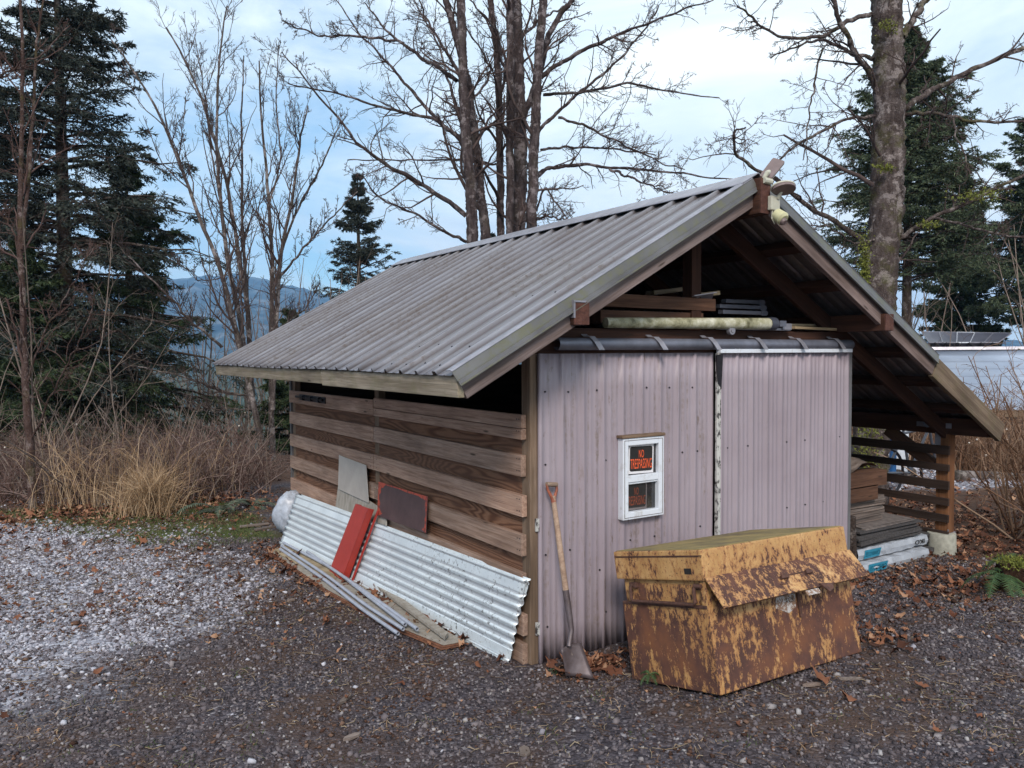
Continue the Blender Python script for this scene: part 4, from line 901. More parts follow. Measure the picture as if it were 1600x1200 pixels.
# ------------------------------------------------------------------ leaning sheets etc. on the left
TR = pl(822, 905, 0, -.105); TL = pl(463, 772, 0, -.20); BL_ = pl(437, 850, 2, .015); BR_ = pl(795, 1038, 2, .0)
def leansheet(name, TL, TR, BL, BR, m, lab, off=0.0, ribs=True, du=0):
    nu, nv = 60, 121; u = np.linspace(0, 1, nu); v = np.linspace(0, 1, nv)
    Pt = TL[None]*(1-u[:, None])+TR[None]*u[:, None]; Pb = BL[None]*(1-u[:, None])+BR[None]*u[:, None]
    P = Pt[:, None]*(1-v[None, :, None])+Pb[:, None]*v[None, :, None]
    n_ = norm(np.cross(TR-TL, BL-TL)); n_ = n_ if n_@FW < 0 else -n_
    h = np.zeros(nv); gr = np.zeros(nv)
    w_ = (v-.17)/.66*6; on = (v > .17) & (v < .83); s = np.cos(2*math.pi*w_); h[on] = (-.5+.5*s[on])*-.016-.008; gr[on] = (s[on] > .15)*1.0
    h[on] = .0085*(-s[on]); 
    h[(v < .05) & (v > .02)] = .012; h[(v > .95) & (v < .98)] = .012; h[(v > .975)] = .004
    gr[(v < .06) & (v > .048)] = .8; gr[(v > .94) & (v < .952)] = .8
    bow = .02*np.sin(u*math.pi)
    P = P+n_[None, None]*(h[None, :, None]+off+.006*np.sin(u*9)[:, None, None]*np.sin(v*5)[None, :, None]); P[..., 0] += bow[:, None]*0
    P += n_[None, None]*(.012*rng.normal(size=(nu, 1, 1))*.08)
    idx = np.arange(nu*nv).reshape(nu, nv); Fq = np.stack([idx[:-1, :-1], idx[:-1, 1:], idx[1:, 1:], idx[1:, :-1]], -1).reshape(-1, 4)
    o = npobj(name, P.reshape(-1, 3), Fq, m, None, (-.2, 1.5, 0), True, dict(groove=np.tile(gr, nu))); md = o.modifiers.new('thick', 'SOLIDIFY'); md.thickness = .002; md.offset = -1
    return setp(o, lab, 'metal sheet', 'corrugated sheets leaning on the left wall')
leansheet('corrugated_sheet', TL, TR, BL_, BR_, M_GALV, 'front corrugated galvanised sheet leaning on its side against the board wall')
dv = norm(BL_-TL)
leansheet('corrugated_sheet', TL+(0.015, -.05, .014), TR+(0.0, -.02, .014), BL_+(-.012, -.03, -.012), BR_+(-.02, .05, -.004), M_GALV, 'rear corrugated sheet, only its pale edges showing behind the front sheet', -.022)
# white bag behind far end of the sheets
b = MB(); c = pl(452, 805, 0, -.22); c[0] += .05; c[1] += .10; V = []; nu, nv = 22, 14
for i in range(nu):
    for j in range(nv+1):
        a = i*2*math.pi/nu; e_ = j*math.pi/nv; r = 1+.10*math.sin(5*a+3*e_)+.07*math.sin(9*a+2*e_)+.05*rng.normal(); V.append(c+np.array([.18*math.sin(e_)*math.cos(a)*r, .13*math.sin(e_)*math.sin(a)*r, .225*math.cos(e_)*(1+.04*rng.normal())]))
b.add(V, [(i*(nv+1)+j, ((i+1) % nu)*(nv+1)+j, ((i+1) % nu)*(nv+1)+j+1, i*(nv+1)+j+1) for i in range(nu) for j in range(nv)]); o = b.build('plastic_bag', M_BAG, None, smooth='all'); setp(o, 'rounded white plastic bag poking out behind the leaning sheets', 'bag')
# red channel
def nearpt(px, py, x_): return pl(px, py, 0, x_)
t0 = nearpt(555.5, 787, -.215); t1 = nearpt(575, 794, -.215); b0 = pl(514, 893, 2, .03); b1 = pl(533, 907, 2, .03)
b0 = pl(514, 893, 0, -.40); b1 = pl(533.5, 907, 0, -.40)
n_ = norm(np.cross(t1-t0, b0-t0)); n_ = n_ if n_@FW > 0 else -n_
rc = thing('steel_channel', tuple((b0+b1)/2), 'red painted steel channel leaning across the corrugated sheets', 'steel channel')
b = MB(); tk = .004; D = .055; dn = n_
b.hexa([b0, b1, b1+dn*tk, b0+dn*tk], [t0, t1, t1+dn*tk, t0+dn*tk]); b.build('web', M_REDM, rc)
wv_ = norm(t1-t0)
for p, q, nm in ((b1, t1, 'flange'), (b0+wv_*tk, t0+wv_*tk, 'flange')):
    b = MB(); b.hexa([p-wv_*tk, p, p+dn*D, p-wv_*tk+dn*D], [q-wv_*tk, q, q+dn*D, q-wv_*tk+dn*D]); b.build(nm, M_REDM, rc)
p, q = b1+wv_*.03+dn*(D+.012), t1+wv_*.03+dn*(D+.012); b = MB(); b.hexa([p, p+wv_*.035, p+wv_*.035+dn*tk, p+dn*tk], [q, q+wv_*.035, q+wv_*.035+dn*tk, q+dn*tk]); b.build('inner_strip', M_REDM, rc)
# conduits
cps = [((437, 857), (632, 986)), ((445, 862), (620, 993)), ((440, 850), (668, 990)), ((470, 868), (650, 976))]
cps = [([(438, 858), (520, 905), (570, 948), (622, 988)], 'lowest grey conduit pipe, nearest the yard'), ([(440, 853), (510, 893), (575, 940), (630, 980)], 'second grey conduit pipe from the yard side'),
       ([(442, 849), (500, 880), (560, 922), (632, 976)], 'third grey conduit pipe, open end beside the second'), ([(470, 858), (530, 893), (590, 938), (652, 983)], 'grey conduit pipe closest to the leaning sheet')]
cps = [([(438, 858), (508, 906), (566, 952), (622, 990)], cps[0][1]), ([(440, 853), (512, 900), (572, 946), (630, 983)], cps[1][1]), ([(443, 848), (520, 888), (580, 935), (633, 976)], cps[2][1]), ([(480, 862), (540, 903), (600, 945), (652, 983)], cps[3][1])]
for i, (pts, lab) in enumerate(cps):
    P = [pl(px, py, 2, .05+.008*i) for px, py in pts]; P = np.array(P); tt = np.linspace(0, 3, 22)
    Q = np.stack([np.interp(tt, range(4), P[:, k_]) for k_ in range(3)], -1)
    for _ in range(3): Q[1:-1] = (Q[:-2]+Q[1:-1]*2+Q[2:])/4
    r_ = .0125; b = MB(); b.tube(Q, r_, 14, False); d_ = norm(Q[-1]-Q[-2]); b.tube([Q[-1], Q[-1]-d_*.06], [r_*.82, r_*.80], 14, False)
    V, Fx = tubes(np.array([[Q[-1], Q[-1]-d_*.001]]), np.array([[r_, r_*.8]]), 14); b.add(V, [tuple(f) for f in Fx])
    o = b.build('conduit_pipe', M_CONDUIT, None, (Q[0][0], Q[0][1], 0), smooth=True); setp(o, lab, 'pipe', 'grey conduit pipes along the foot of the sheets')
# plywood sheets on the ground underneath
pq = [pl(420, 862, 2, .03), pl(505, 920, 2, .03), pl(600, 975, 2, .02), pl(690, 1012, 2, .02), pl(722, 1006, 2, .02), pl(640, 960, 2, .02), pl(520, 885, 2, .03), pl(440, 855, 2, .03)]
for i, (m_, lab) in enumerate(((M_PLYR, 'lowest red brown plywood sheet on the ground under the conduits'), (M_PLYR, 'second thin red brown plywood sheet under the conduits'), (M_BEIGE2, 'scuffed beige hardboard sheet under the conduits'), (M_PALEW, 'pale yellow topmost board end under the conduits'))):
    b = MB(); sh = np.array([.012*i, .01*i, 0.])
    poly = pq if i < 3 else [pq[0], pl(470, 890, 2, .03), pl(520, 912, 2, .03), pl(515, 890, 2, .03), pq[7]]
    b.prism([np.array([p[0], p[1], .004+.0095*i])+sh for p in poly], (0, 0, .007)); o = b.build('plywood_sheet', m_, None, bev=.001); setp(o, lab, 'plywood sheet', 'sheets lying on the ground under the conduits')
b = MB(); a_ = pl(570, 905, 2, .05); c_ = pl(695, 1000, 2, .05); d_ = pl(700, 993, 2, .05); e_ = pl(578, 900, 2, .05); b.prism([a_, c_, d_, e_], (0, 0, .02)); o = b.build('thin_pale_strip', M_BEIGE2, None); setp(o, 'long thin pale strip lying along the foot of the sheet', 'strip')
# leaning panels
def lp(name, cor, xs, t_, m, lab, cat, par=None):
    P = [pl(px, py, 0, x_) for (px, py), x_ in zip(cor, xs)]; n_ = np.array([1., 0, 0]); b = MB(); b.prism(P, n_*t_); o = b.build(name, m, par, bev=.0015)
    if cat: setp(o, lab, cat)
    return o, P
lp('beige_panel', [(529.6, 711), (572, 727), (576, 786), (528, 764)], [-.112, -.112, -.135, -.135], .004, M_BEIGE, 'clean beige sheet of board leaning on the wall above the scuffed one', 'panel')
lp('beige_panel', [(528, 760), (578, 783), (604, 800), (604, 822), (524, 792)], [-.118, -.118, -.118, -.14, -.14], .004, M_BEIGE2, 'scuffed beige board tucked behind the corrugated sheet', 'panel')
rp = thing('red_edged_panel', tuple(pl(628, 830, 0, -.14)), 'dark brown panel with ragged orange red painted edges leaning on the boards', 'panel')
o, P = lp('panel', [(591.7, 752.5), (668, 776), (665, 833), (589.6, 806)], [-.112, -.112, -.15, -.15], .006, M_BROWNP, None, None, rp)
P = np.array(P); cP = P.mean(0); nrm_ = np.array([-1., 0, 0])
for i in range(4):
    a_, b_ = P[i], P[(i+1) % 4]; w0 = .10 if i in (0, 3) else .06
    if i == 2: continue
    k = 9; outer = [a_+(b_-a_)*t+nrm_*.0012 for t in np.linspace(0, 1, k)]; inner = [q+(cP-q)*(w0*rng.uniform(.35, 1.5)+(.10 if j in (0, k-1) else 0)) for j, q in enumerate(outer)]
    b = MB(); b.add(outer+inner, [(j, j+1, k+j+1, k+j) for j in range(k-1)]); o = b.build('painted_edge', M_RFRAME, rp); md = o.modifiers.new('thick', 'SOLIDIFY'); md.thickness = .001
# ------------------------------------------------------------------ shovel
g0 = pl(862, 757, 1, -.055); tip = pl(905, 1062, 2, .012); sk = pl(888, 940, 1, -.20); sk = g0+(tip-g0)*.62; 
s1 = pl(893, 985, 1, -.245); s0 = pl(885, 930, 1, -.205); top = pl(864, 775, 1, -.065)
sv = thing('shovel', tuple(tip), 'D-handled square shovel leaning against the mauve siding', 'shovel')
b = MB(); b.tube([top, top+(s0-top)*.5, s0+(s1-s0)*.15], [.0145, .017, .0175], 14); sh_ = b.build('shaft', M_HANDLEW, sv, smooth=True)
ux = np.array([.97, .10, -.12]); ux = norm(ux); gr_ = g0
b = MB(); b.tube([gr_-ux*.040, gr_+ux*.040], .014, 12); b.build('grip', M_HANDLEW, sv, smooth=True)
b = MB(); b.tube([gr_-ux*.036, gr_-ux*.038+(top-gr_)*.4, top-ux*.012+(top-gr_)*.1, top+(s0-top)*.06], [.008, .008, .010, .016], 10); b.tube([gr_+ux*.036, gr_+ux*.038+(top-gr_)*.4, top+ux*.012+(top-gr_)*.1, top+(s0-top)*.06], [.008, .008, .010, .016], 10); b.build('grip_yoke', M_ORHAND, sv, smooth=True)
s2 = pl(889, 1010, 1, -.27); b = MB(); b.tube([s0+(s1-s0)*-.15, s0+(s1-s0)*.6, s1, s2], [.0195, .018, .015, .014], 12); b.build('socket', M_BLADE, sv, smooth=True)
c0 = pl(877, 1016, 1, -.27); c1 = pl(908, 1005, 1, -.25); c2 = pl(930, 1048, 2, .015); c3 = pl(884, 1056, 2, .02); c4_ = pl(929, 1062, 2, .0)
nu = 9; V = []
for j in range(nu):
    for i in range(nu):
        u_, v_ = i/(nu-1), j/(nu-1); p = (c0*(1-u_)+c1*u_)*(1-v_)+(c3*(1-u_)+c4_*u_)*v_; p = p+np.array([.0, 1, .3])*(-.022*(2*u_-1)**2+.022)*(1-.6*v_)*.9; V.append(p)
b = MB(); b.add(V, [(j*nu+i, j*nu+i+1, (j+1)*nu+i+1, (j+1)*nu+i) for j in range(nu-1) for i in range(nu-1)]); o = b.build('blade', M_BLADE, sv, smooth='all'); md = o.modifiers.new('thick', 'SOLIDIFY'); md.thickness = .004
# ------------------------------------------------------------------ rusted job-site chest (local frame: x length, y depth, z up)
L_, W_, H_ = 1.174, .701, .712
ta, tb, tc = -.005, -.22, .018
Mz = Matrix.Rotation(ta, 4, 'Z')@Matrix.Rotation(tb, 4, 'X')@Matrix.Rotation(tc, 4, 'Y')
chest = bpy.data.objects.new('tool_chest', None); SC.collection.objects.link(chest); chest.location = (.294, -1.15, .153); chest.rotation_euler = Mz.to_euler(); LOC[chest.name] = Vector((0, 0, 0))
setp(chest, 'rusted yellow steel tool chest with sloping flap, tipped back beside the siding', 'tool chest')
def cpart(b, name, m, bev=0, parent=None, smooth=False):
    o = b.build(name, m, None, (0, 0, 0), bev=bev, smooth=smooth); o.parent = parent or chest; LOC[o.name] = Vector((0, 0, 0)); return o
HB = .545   # body height
b = MB(); b.box((.012, .012, 0), (L_-.012, W_-.012, HB-.115)); b.box((.03, .045, HB-.116), (L_-.03, W_-.03, HB+.01)); b.box((.012, .012, HB-.115), (.045, .055, HB)); body = cpart(b, 'body', M_RUST, .006)
b = MB(); b.box((.0125, .011, HB-.12), (L_-.0125, .03, HB+.01)); b.box((L_-.05, .013, HB-.117), (L_-.0128, W_-.013, HB)); cpart(b, 'body_front_rail', M_RUST, .004)
b = MB(); b.box((.006, .02, HB-.128), (.03, W_-.02, HB-.112)); cpart(b, 'recess_lip', M_RUSTD, .003)
# lid
b = MB(); b.box((.0, .0, HB+.012), (L_, W_, H_)); lid = cpart(b, 'lid', M_RUSTL, .008)
b = MB(); b.box((-.004, -.004, H_-.030), (.0008, W_-.01, H_-.026)); b.box((-.003, .02, H_-.034), (-.0005, W_-.02, H_-.0295)); cpart(b, 'lid_seam', M_RUSTD, 0, lid)
b = MB(); b.box((.012, .012, H_-.002), (L_-.012, W_-.012, H_+.004)); cpart(b, 'lid_top', M_MOSSTOP, .002, lid)
b = MB(); b.box((-.0015, .085, HB+.045), (.004, .135, HB+.075)); cpart(b, 'lid_slot', M_BLACK, 0, lid)
# bar handle on the left side
b = MB(); hz = HB-.105; hy0, hy1 = .075, W_-.125; b.tube([(.002, hy0, HB-.018), (-.010, hy0, HB-.03), (-.012, hy0, hz+.01), (-.012, hy0+.012, hz), (-.012, hy1-.012, hz), (-.012, hy1, hz+.01), (-.010, hy1, HB-.03), (.002, hy1, HB-.018)], .0095, 8); cpart(b, 'side_handle', M_RUSTD, 0, None, True)
b = MB(); b.box((.004, hy0-.03, HB-.035), (.03, hy0+.02, HB-.005)); b.tube([(.0, hy0-.045, HB-.014), (.0, hy0+.005, HB-.014)], .012, 8); cpart(b, 'handle_bracket', M_RUSTD, .003); b = MB(); b.box((.004, hy1-.03, HB-.035), (.03, hy1+.025, HB-.005)); cpart(b, 'handle_bracket', M_RUSTD, .003)
# side recess panel (paler)
b = MB(); b.box((.026, .10, HB-.105), (.031, W_-.15, HB-.012)); cpart(b, 'recess_panel', M_RUSTF)
# front flap, hinged under the lid, sticking out
b = MB(); fz = HB+.028; fa = R_(36); fl_ = .178; oy, oz = -math.sin(fa)*0-math.cos(fa)*0, 0
p0 = np.array([-.004, -.004, fz]); dd = np.array([0, -.58, -.815]); dd = dd/np.linalg.norm(dd); nn_ = np.cross(dd, (1, 0, 0))
A0 = p0; A1 = p0+np.array([L_+.008, 0, 0]); B0 = A0+dd*fl_+np.array([.0, 0, 0]); B1 = A1+dd*fl_
b.hexa([A0, B0, B1, A1], [A0+nn_*.006, B0+nn_*.006, B1+nn_*.006, A1+nn_*.006]); b.hexa([B0, B0+np.array([0, .012, -.006]), B1+np.array([0, .012, -.006]), B1], [B0-nn_*.004, B0+np.array([0, .012, -.002]), B1+np.array([0, .012, -.002]), B1-nn_*.004]); flap = cpart(b, 'front_flap', M_RUSTF, .002)
sgn = -1 if (nn_@np.array([0, -1, 1])) > 0 else 1
nn_o = nn_ if (nn_@np.array([0, -1., 1.])) > 0 else -nn_
b = MB(); c = A0+dd*.075+np.array([.50, 0, 0])+nn_o*.008
for s, an in ((0, .35), (.20, -.1)):
    q = c+np.array([s, 0, 0]); b.hexa([q, q+np.array([.045, 0, .0])+dd*-.02*an, q+np.array([.045, 0, 0])+dd*.022, q+dd*.022+np.array([-.01, 0, 0])], [z_+nn_o*.014 for z_ in (q, q+np.array([.045, 0, 0])+dd*-.02*an, q+np.array([.045, 0, 0])+dd*.022, q+dd*.022+np.array([-.01, 0, 0]))])
b.tube([c+np.array([-.035, 0, 0])+dd*.045, c+np.array([.0, 0, 0])+dd*.05, c+np.array([.05, 0, 0])+dd*.02], .004, 5); b.box(c+np.array([.045, -.003, -.012]), c+np.array([.20, .003, .0])); cpart(b, 'flap_handle', M_RUSTD, 0, flap)
b = MB(); q = A0+dd*.185+np.array([.60, 0, 0])+nn_o*.008; b.hexa([q, q+np.array([.11, 0, 0]), q+np.array([.11, 0, 0])+dd*.03, q+dd*.03], [z_+nn_o*.001 for z_ in (q, q+np.array([.11, 0, 0]), q+np.array([.11, 0, 0])+dd*.03, q+dd*.03)]); cpart(b, 'worn_sticker', M_PAPERW, 0, flap)
b = MB(); q = A0+dd*.165+np.array([.735, 0, 0])+nn_o*.008; b.hexa([q, q+np.array([.10, 0, 0])+dd*.015, q+np.array([.075, 0, 0])+dd*.045, q+np.array([.03, 0, 0])+dd*.06], [z_+nn_o*.012 for z_ in (q, q+np.array([.10, 0, 0])+dd*.015, q+np.array([.075, 0, 0])+dd*.045, q+np.array([.03, 0, 0])+dd*.06)]); cpart(b, 'flap_hook', M_RUSTD, .003, flap)
# sticker + hasp on the front below the flap
b = MB(); b.prism([(.50, .0095, .345), (.60, .0095, .305), (.66, .0095, .330), (.672, .0095, .42), (.52, .0095, .42)], (0, .002, 0)); stk = cpart(b, 'torn_sticker', M_PAPERW)
o = text('lettering', 'ACK', M_BLACK, stk, (.618, .0088, .372), (1, 0, 0), (0, 0, 1), .026, .075, .0); 
b = MB(); b.box((.677, .0, .27), (.697, .012, .43)); cpart(b, 'hasp_bar', M_RUSTD, .003)
# blocks under the chest
for i, (xx, yy) in enumerate(((.42, -.98), (1.42, -1.0))):
    z_ = gz(xx, yy); o = plank('wood_block', (xx, yy, z_+.01), (xx+.12, yy+.03, z_+.02), (0, .07, 0), .03, M_DARKW); setp(o, ('dark wood block under the left end of the chest', 'dark wood block under the right end of the chest')[i], 'wood block', 'blocks under the chest')
# ------------------------------------------------------------------ trees
def grow(P, Rr, m, ratio, ang, trop, jit, k, rr=.55, tmin=.25, tip=.0022, base_len=None, lenmax=None, rmin=.0028, down=0):
    n, kk = Rr.shape; t = rng.uniform(tmin, 1., (n, m)); f = t*(kk-1); i = np.minimum(f.astype(int), kk-2); a = (f-i)[..., None]
    I = np.arange(n)[:, None]; B = P[I, i]*(1-a)+P[I, i+1]*a; T = norm(P[I, i+1]-P[I, i]); r0 = (Rr[I, i]*(1-a[..., 0])+Rr[I, i+1]*a[..., 0])
    Ln = np.linalg.norm(np.diff(P, axis=1), axis=-1).sum(1)[:, None]
    L = Ln*ratio*rng.uniform(.5, 1.3, (n, m))*(1.15-.7*t)
    if lenmax: L = np.minimum(L, lenmax*rng.uniform(.5, 1, (n, m)))
    rv = norm(rng.normal(size=(n, m, 3))); Pp = norm(rv-(rv*T).sum(-1, keepdims=True)*T); an = R_(ang)*rng.uniform(.6, 1.35, (n, m, 1))
    D = norm(T*np.cos(an)+Pp*np.sin(an)); r1 = np.maximum(np.minimum(r0*rr, L*.022+.001), rmin)
    D = D.reshape(-1, 3); B = B.reshape(-1, 3); L = L.reshape(-1); r1 = r1.reshape(-1); pts = [B]; d = D
    for s in range(k-1):
        d = norm(d+np.array([0, 0, trop])+rng.normal(0, jit, d.shape)); pts.append(pts[-1]+d*(L/(k-1))[:, None])
    Q = np.stack(pts, 1); tt = np.linspace(0, 1, k)[None]; R2 = r1[:, None]*(1-tt)+np.maximum(tip, r1*.35)[:, None]*tt
    return Q, R2
def smoothpath(pts, rad, n):
    pts = np.asarray(pts, float); t = np.linspace(0, len(pts)-1, n); Q = np.stack([np.interp(t, range(len(pts)), pts[:, k]) for k in range(3)], -1); r = np.interp(t, range(len(rad)), rad)
    for _ in range(2): Q[1:-1] = (Q[:-2]+2*Q[1:-1]+Q[2:])/4
    return Q, r
def bare_tree(name, loc, label, group, trunks, limbs, mb, mt, d0, lv1=(10, .32, 48), lv2=(6, .38, 50), lv3=(4, .42, 55), K=24, knob=.12, trop=.10, extra=None, sides=9, lmax=(2.2, .9, .35), moss=None, wk=1.0):
    """trunks / limbs: lists of (pixel points, depth start, depth end, width px start, width px end)"""
    t = thing(name, loc, label, 'tree', group); Ps, Rs = [], []; Vt, Ft, nv = [], [], 0
    allP, allR = [], []
    for kind, lst in (('t', trunks), ('l', limbs)):
        for (pts, da, db, wa, wb) in lst:
            ds = np.linspace(da, db, len(pts)); P = [ad(px, py, d) for (px, py), d in zip(pts, ds)]; rad = np.interp(np.linspace(0, 1, len(pts)), [0, 1], [wa, wb])/2/F_PX*ds*wk
            Q, r = smoothpath(P, rad, K); Q[1:-1] += rng.normal(0, .006, Q[1:-1].shape)*(1 if kind == 't' else 2.2)
            if kind == 'l': r = r*.82
            allP.append(Q); allR.append(r)
            if kind == 't':
                n = 190; Qd, rd = smoothpath(Q, r, n); s = sides+5
                V, Fx = tubes(Qd[None], rd[None], s); V = V.reshape(n, s, 3); c = Qd[:, None]; bump_ = 1+knob*(rng.random((n, s, 1))-.35)+.10*np.sin(np.arange(n)*.9)[:, None, None]*knob
                V = (c+(V-c)*bump_).reshape(-1, 3)
            else:
                n = 60; Qd, rd = smoothpath(Q, r, n); s = 8; V, Fx = tubes(Qd[None], rd[None], s); V = V.reshape(n, s, 3); c = Qd[:, None]; V = (c+(V-c)*(1+knob*2.2*(rng.random((n, s, 1))-.3))).reshape(-1, 3)
            Vt.append(V); Ft.append(Fx+nv); nv += len(V)
    npobj('trunk', np.concatenate(Vt), np.concatenate(Ft), mb, t, loc, True)
    P = np.array(allP); Rr = np.array(allR); nt_ = len(trunks)
    Vc, Fc, nv = [], [], 0
    def put(Pq, Rq, s):
        nonlocal nv
        V, Fx = tubes(Pq, Rq, s); Vc.append(V); Fc.append(Fx+nv); nv += len(V)
    L1, R1 = grow(P, Rr, lv1[0], lv1[1], lv1[2], trop, .16, 8, .5, .18, lenmax=lmax[0])
    # limbs drawn from the photograph get their own side branches too
    put(L1, R1, 5)
    L2, R2 = grow(np.concatenate([L1, P[nt_:, ::3]]), np.concatenate([R1, Rr[nt_:, ::3]]), lv2[0], lv2[1], lv2[2], trop*.8, .22, 6, .55, .15, lenmax=lmax[1]); put(L2, R2, 4)
    L3, R3 = grow(L2, R2, lv3[0], lv3[1], lv3[2], trop, .25, 5, .6, .2, lenmax=lmax[2], tip=.0018, rmin=.0030); put(L3, R3, 3)
    npobj('branches', np.concatenate(Vc), np.concatenate(Fc), mt, t, loc)
    if moss is not None:
        Vm, Fm, nm = [], [], 0; 
        for (px, py, d, sx_, sz_, n) in moss:
            c = ad(px, py, d); q = c+rng.normal(size=(n, 3))*np.array([sx_, sx_*.6, sz_]); dr = norm(rng.normal(size=(n, 3))+np.array([0, 0, -.4])); e1 = norm(np.cross(dr, rng.normal(size=(n, 3))))*.010
            V = np.stack([q-e1, q+e1, q+dr*.035], 1).reshape(-1, 3); Vm.append(V); Fm.append(np.arange(len(V)).reshape(-1, 3)+nm); nm += len(V)
        npobj('moss', np.concatenate(Vm), np.concatenate(Fm), M_MOSS, t, loc)
    return t
def lim(pts, d, w0=6, w1=1.5, dd=0): return (pts, d, d+dd, w0, w1)
# big maple on the right
D = 9.6
bare_tree('maple_tree', tuple(pl(1358, 770, 2, 0)), 'thick lichen covered maple trunk rising behind the right roof slope', None,
    [([(1357, 790), (1362, 640), (1368, 520), (1378, 420), (1386, 280), (1392, 160), (1388, 60), (1380, -60), (1385, -250)], D, D, 58, 44)],
    [lim([(1378, 170), (1355, 110), (1334, 78), (1301, 4), (1285, -50)], D, 11, 8, -.6), lim([(1362, 22), (1325, 32), (1290, 56), (1243, 61), (1208, 54), (1175, 25), (1152, 9)], D, 9, 3, -.9),
     lim([(1364, 93), (1325, 80), (1290, 61), (1260, 65), (1204, 91)], D, 8, 3, .6), lim([(1366, 182), (1334, 182), (1286, 204), (1243, 225), (1217, 247), (1200, 290)], D, 6, 4, -.8),
     lim([(1410, 172), (1440, 150), (1473, 134), (1516, 113), (1600, 74), (1700, 40)], D, 12, 7, .5), lim([(1410, 180), (1440, 176), (1468, 178), (1512, 191), (1600, 191), (1680, 200)], D, 8, 4, -.6),
     lim([(1362, 385), (1308, 351), (1265, 321), (1217, 282), (1169, 260), (1150, 240), (1143, 221), (1150, 203), (1165, 199)], D, 10, 3, -1.4), lim([(1385, 385), (1420, 362), (1447, 347), (1490, 323), (1546, 303), (1600, 273), (1680, 250)], D, 9, 6, -.8),
     lim([(1455, 340), (1516, 355), (1560, 368), (1600, 368), (1680, 380)], D, 5, 4, -.5), lim([(1408, 60), (1425, 35), (1447, 0), (1470, -60)], D, 14, 10, .4), lim([(1490, 185), (1495, 215), (1512, 255), (1545, 290)], D, 4, 2, -.4), lim([(1286, 75), (1270, 140), (1262, 200), (1255, 250)], D, 4, 2, -.6), lim([(1380, 375), (1330, 380), (1290, 350), (1250, 365)], D, 4, 2, -.9)],
    M_BARKR, M_TWIG, D, (8, .24, 55), (7, .42, 52), (6, .42, 55), knob=.2, trop=-.02, lmax=(1.7, .8, .34), wk=.92,
    moss=[(1350, 405, D-.25, .045, .17, 500), (1352, 430, D-.25, .03, .12, 350), (1383, 262, D-.28, .08, .02, 160), (1387, 40, D-.28, .09, .04, 160), (1530, 305, D-.7, .18, .03, 260), (1450, 350, D-.5, .1, .02, 120), (1358, 700, D-.3, .12, .25, 700)])
# multi-trunk maple behind the shed
D = 11.2
tr = [([(739, 520), (739, 373), (735, 292), (728, 202), (723, 135), (721, 45), (719, -60)], 20, 13), ([(765, 520), (759, 373), (750, 292), (741, 202), (732, 135), (721, 90), (705, 27), (680, -50)], 17, 9), ([(782, 520), (782, 369), (782, 270), (780, 180), (777, 90), (766, 0), (760, -60)], 13, 9),
      ([(797, 520), (797, 362), (797, 180), (798, 0), (798, -60)], 13, 11), ([(811, 520), (811, 362), (813, 225), (809, 90), (805, 0), (803, -60)], 23, 19), ([(826, 520), (830, 358), (834, 247), (838, 157), (843, 67), (849, 0), (856, -60)], 18, 12), ([(815, 190), (822, 171), (845, 112), (856, 58), (872, 27), (894, 0), (915, -40)], 11, 7)]
li = [[(728, 337), (674, 297), (620, 265), (561, 229), (539, 198), (485, 135), (440, 81)], [(723, 220), (692, 193), (647, 148), (611, 103), (570, 63), (525, 0)], [(723, 225), (683, 184), (620, 175), (566, 157), (512, 144), (449, 130)], [(714, 126), (665, 94), (620, 63), (593, 36), (570, 4)],
      [(620, 63), (557, 56), (498, 56), (440, 31)], [(775, 256), (728, 250), (665, 250), (611, 250), (543, 250)], [(728, 135), (692, 72), (665, 27), (651, -10)], [(728, 378), (692, 360), (647, 333), (584, 306), (566, 270)],
      [(836, 211), (872, 175), (912, 139), (962, 99), (1011, 45), (1029, 9)], [(845, 121), (890, 90), (939, 67), (980, 49), (1061, 18), (1115, 0)], [(836, 279), (854, 265), (894, 256), (948, 261), (1016, 265), (1092, 274), (1160, 281)], [(953, 265), (998, 283), (1056, 306)],
      [(845, 234), (890, 229), (971, 234), (1025, 243)], [(849, 148), (912, 144), (980, 130), (1038, 144), (1124, 153)], [(836, 342), (858, 338), (890, 344)], [(872, 184), (917, 198), (962, 220), (1016, 247), (1070, 265)], [(800, 157), (786, 99), (773, 40), (728, -5)], [(818, 54), (845, 31), (890, 4)], [(838, 330), (850, 290), (880, 330), (895, 370)], [(723, 200), (700, 120), (680, 60), (640, -10)], [(735, 160), (770, 110), (740, 60), (700, 0)]]
wd = [9, 8, 7, 8, 5, 4, 7, 6, 7, 9, 8, 5, 5, 6, 5, 5, 8, 6, 4, 6, 5]
bare_tree('multi_stem_maple', tuple(pl(795, 700, 2, 0)), 'leafless clump of tall grey trunks right behind the shed roof ridge', None,
    [(p, D+.5*((i*37) % 5-2)/2, D+.5*((i*37) % 5-2)/2, a, b_) for i, (p, a, b_) in enumerate(tr)], [(p, D+.4*((i*53) % 7-3)/3, D+((i*53) % 7-3)/3*1.6, w_, 2.0) for i, (p, w_) in enumerate(zip(li, wd))],
    M_BARKC, M_TWIG, D, (9, .27, 48), (8, .42, 50), (6, .42, 55), knob=.22, trop=.05, lmax=(1.8, .85, .32), wk=.95)
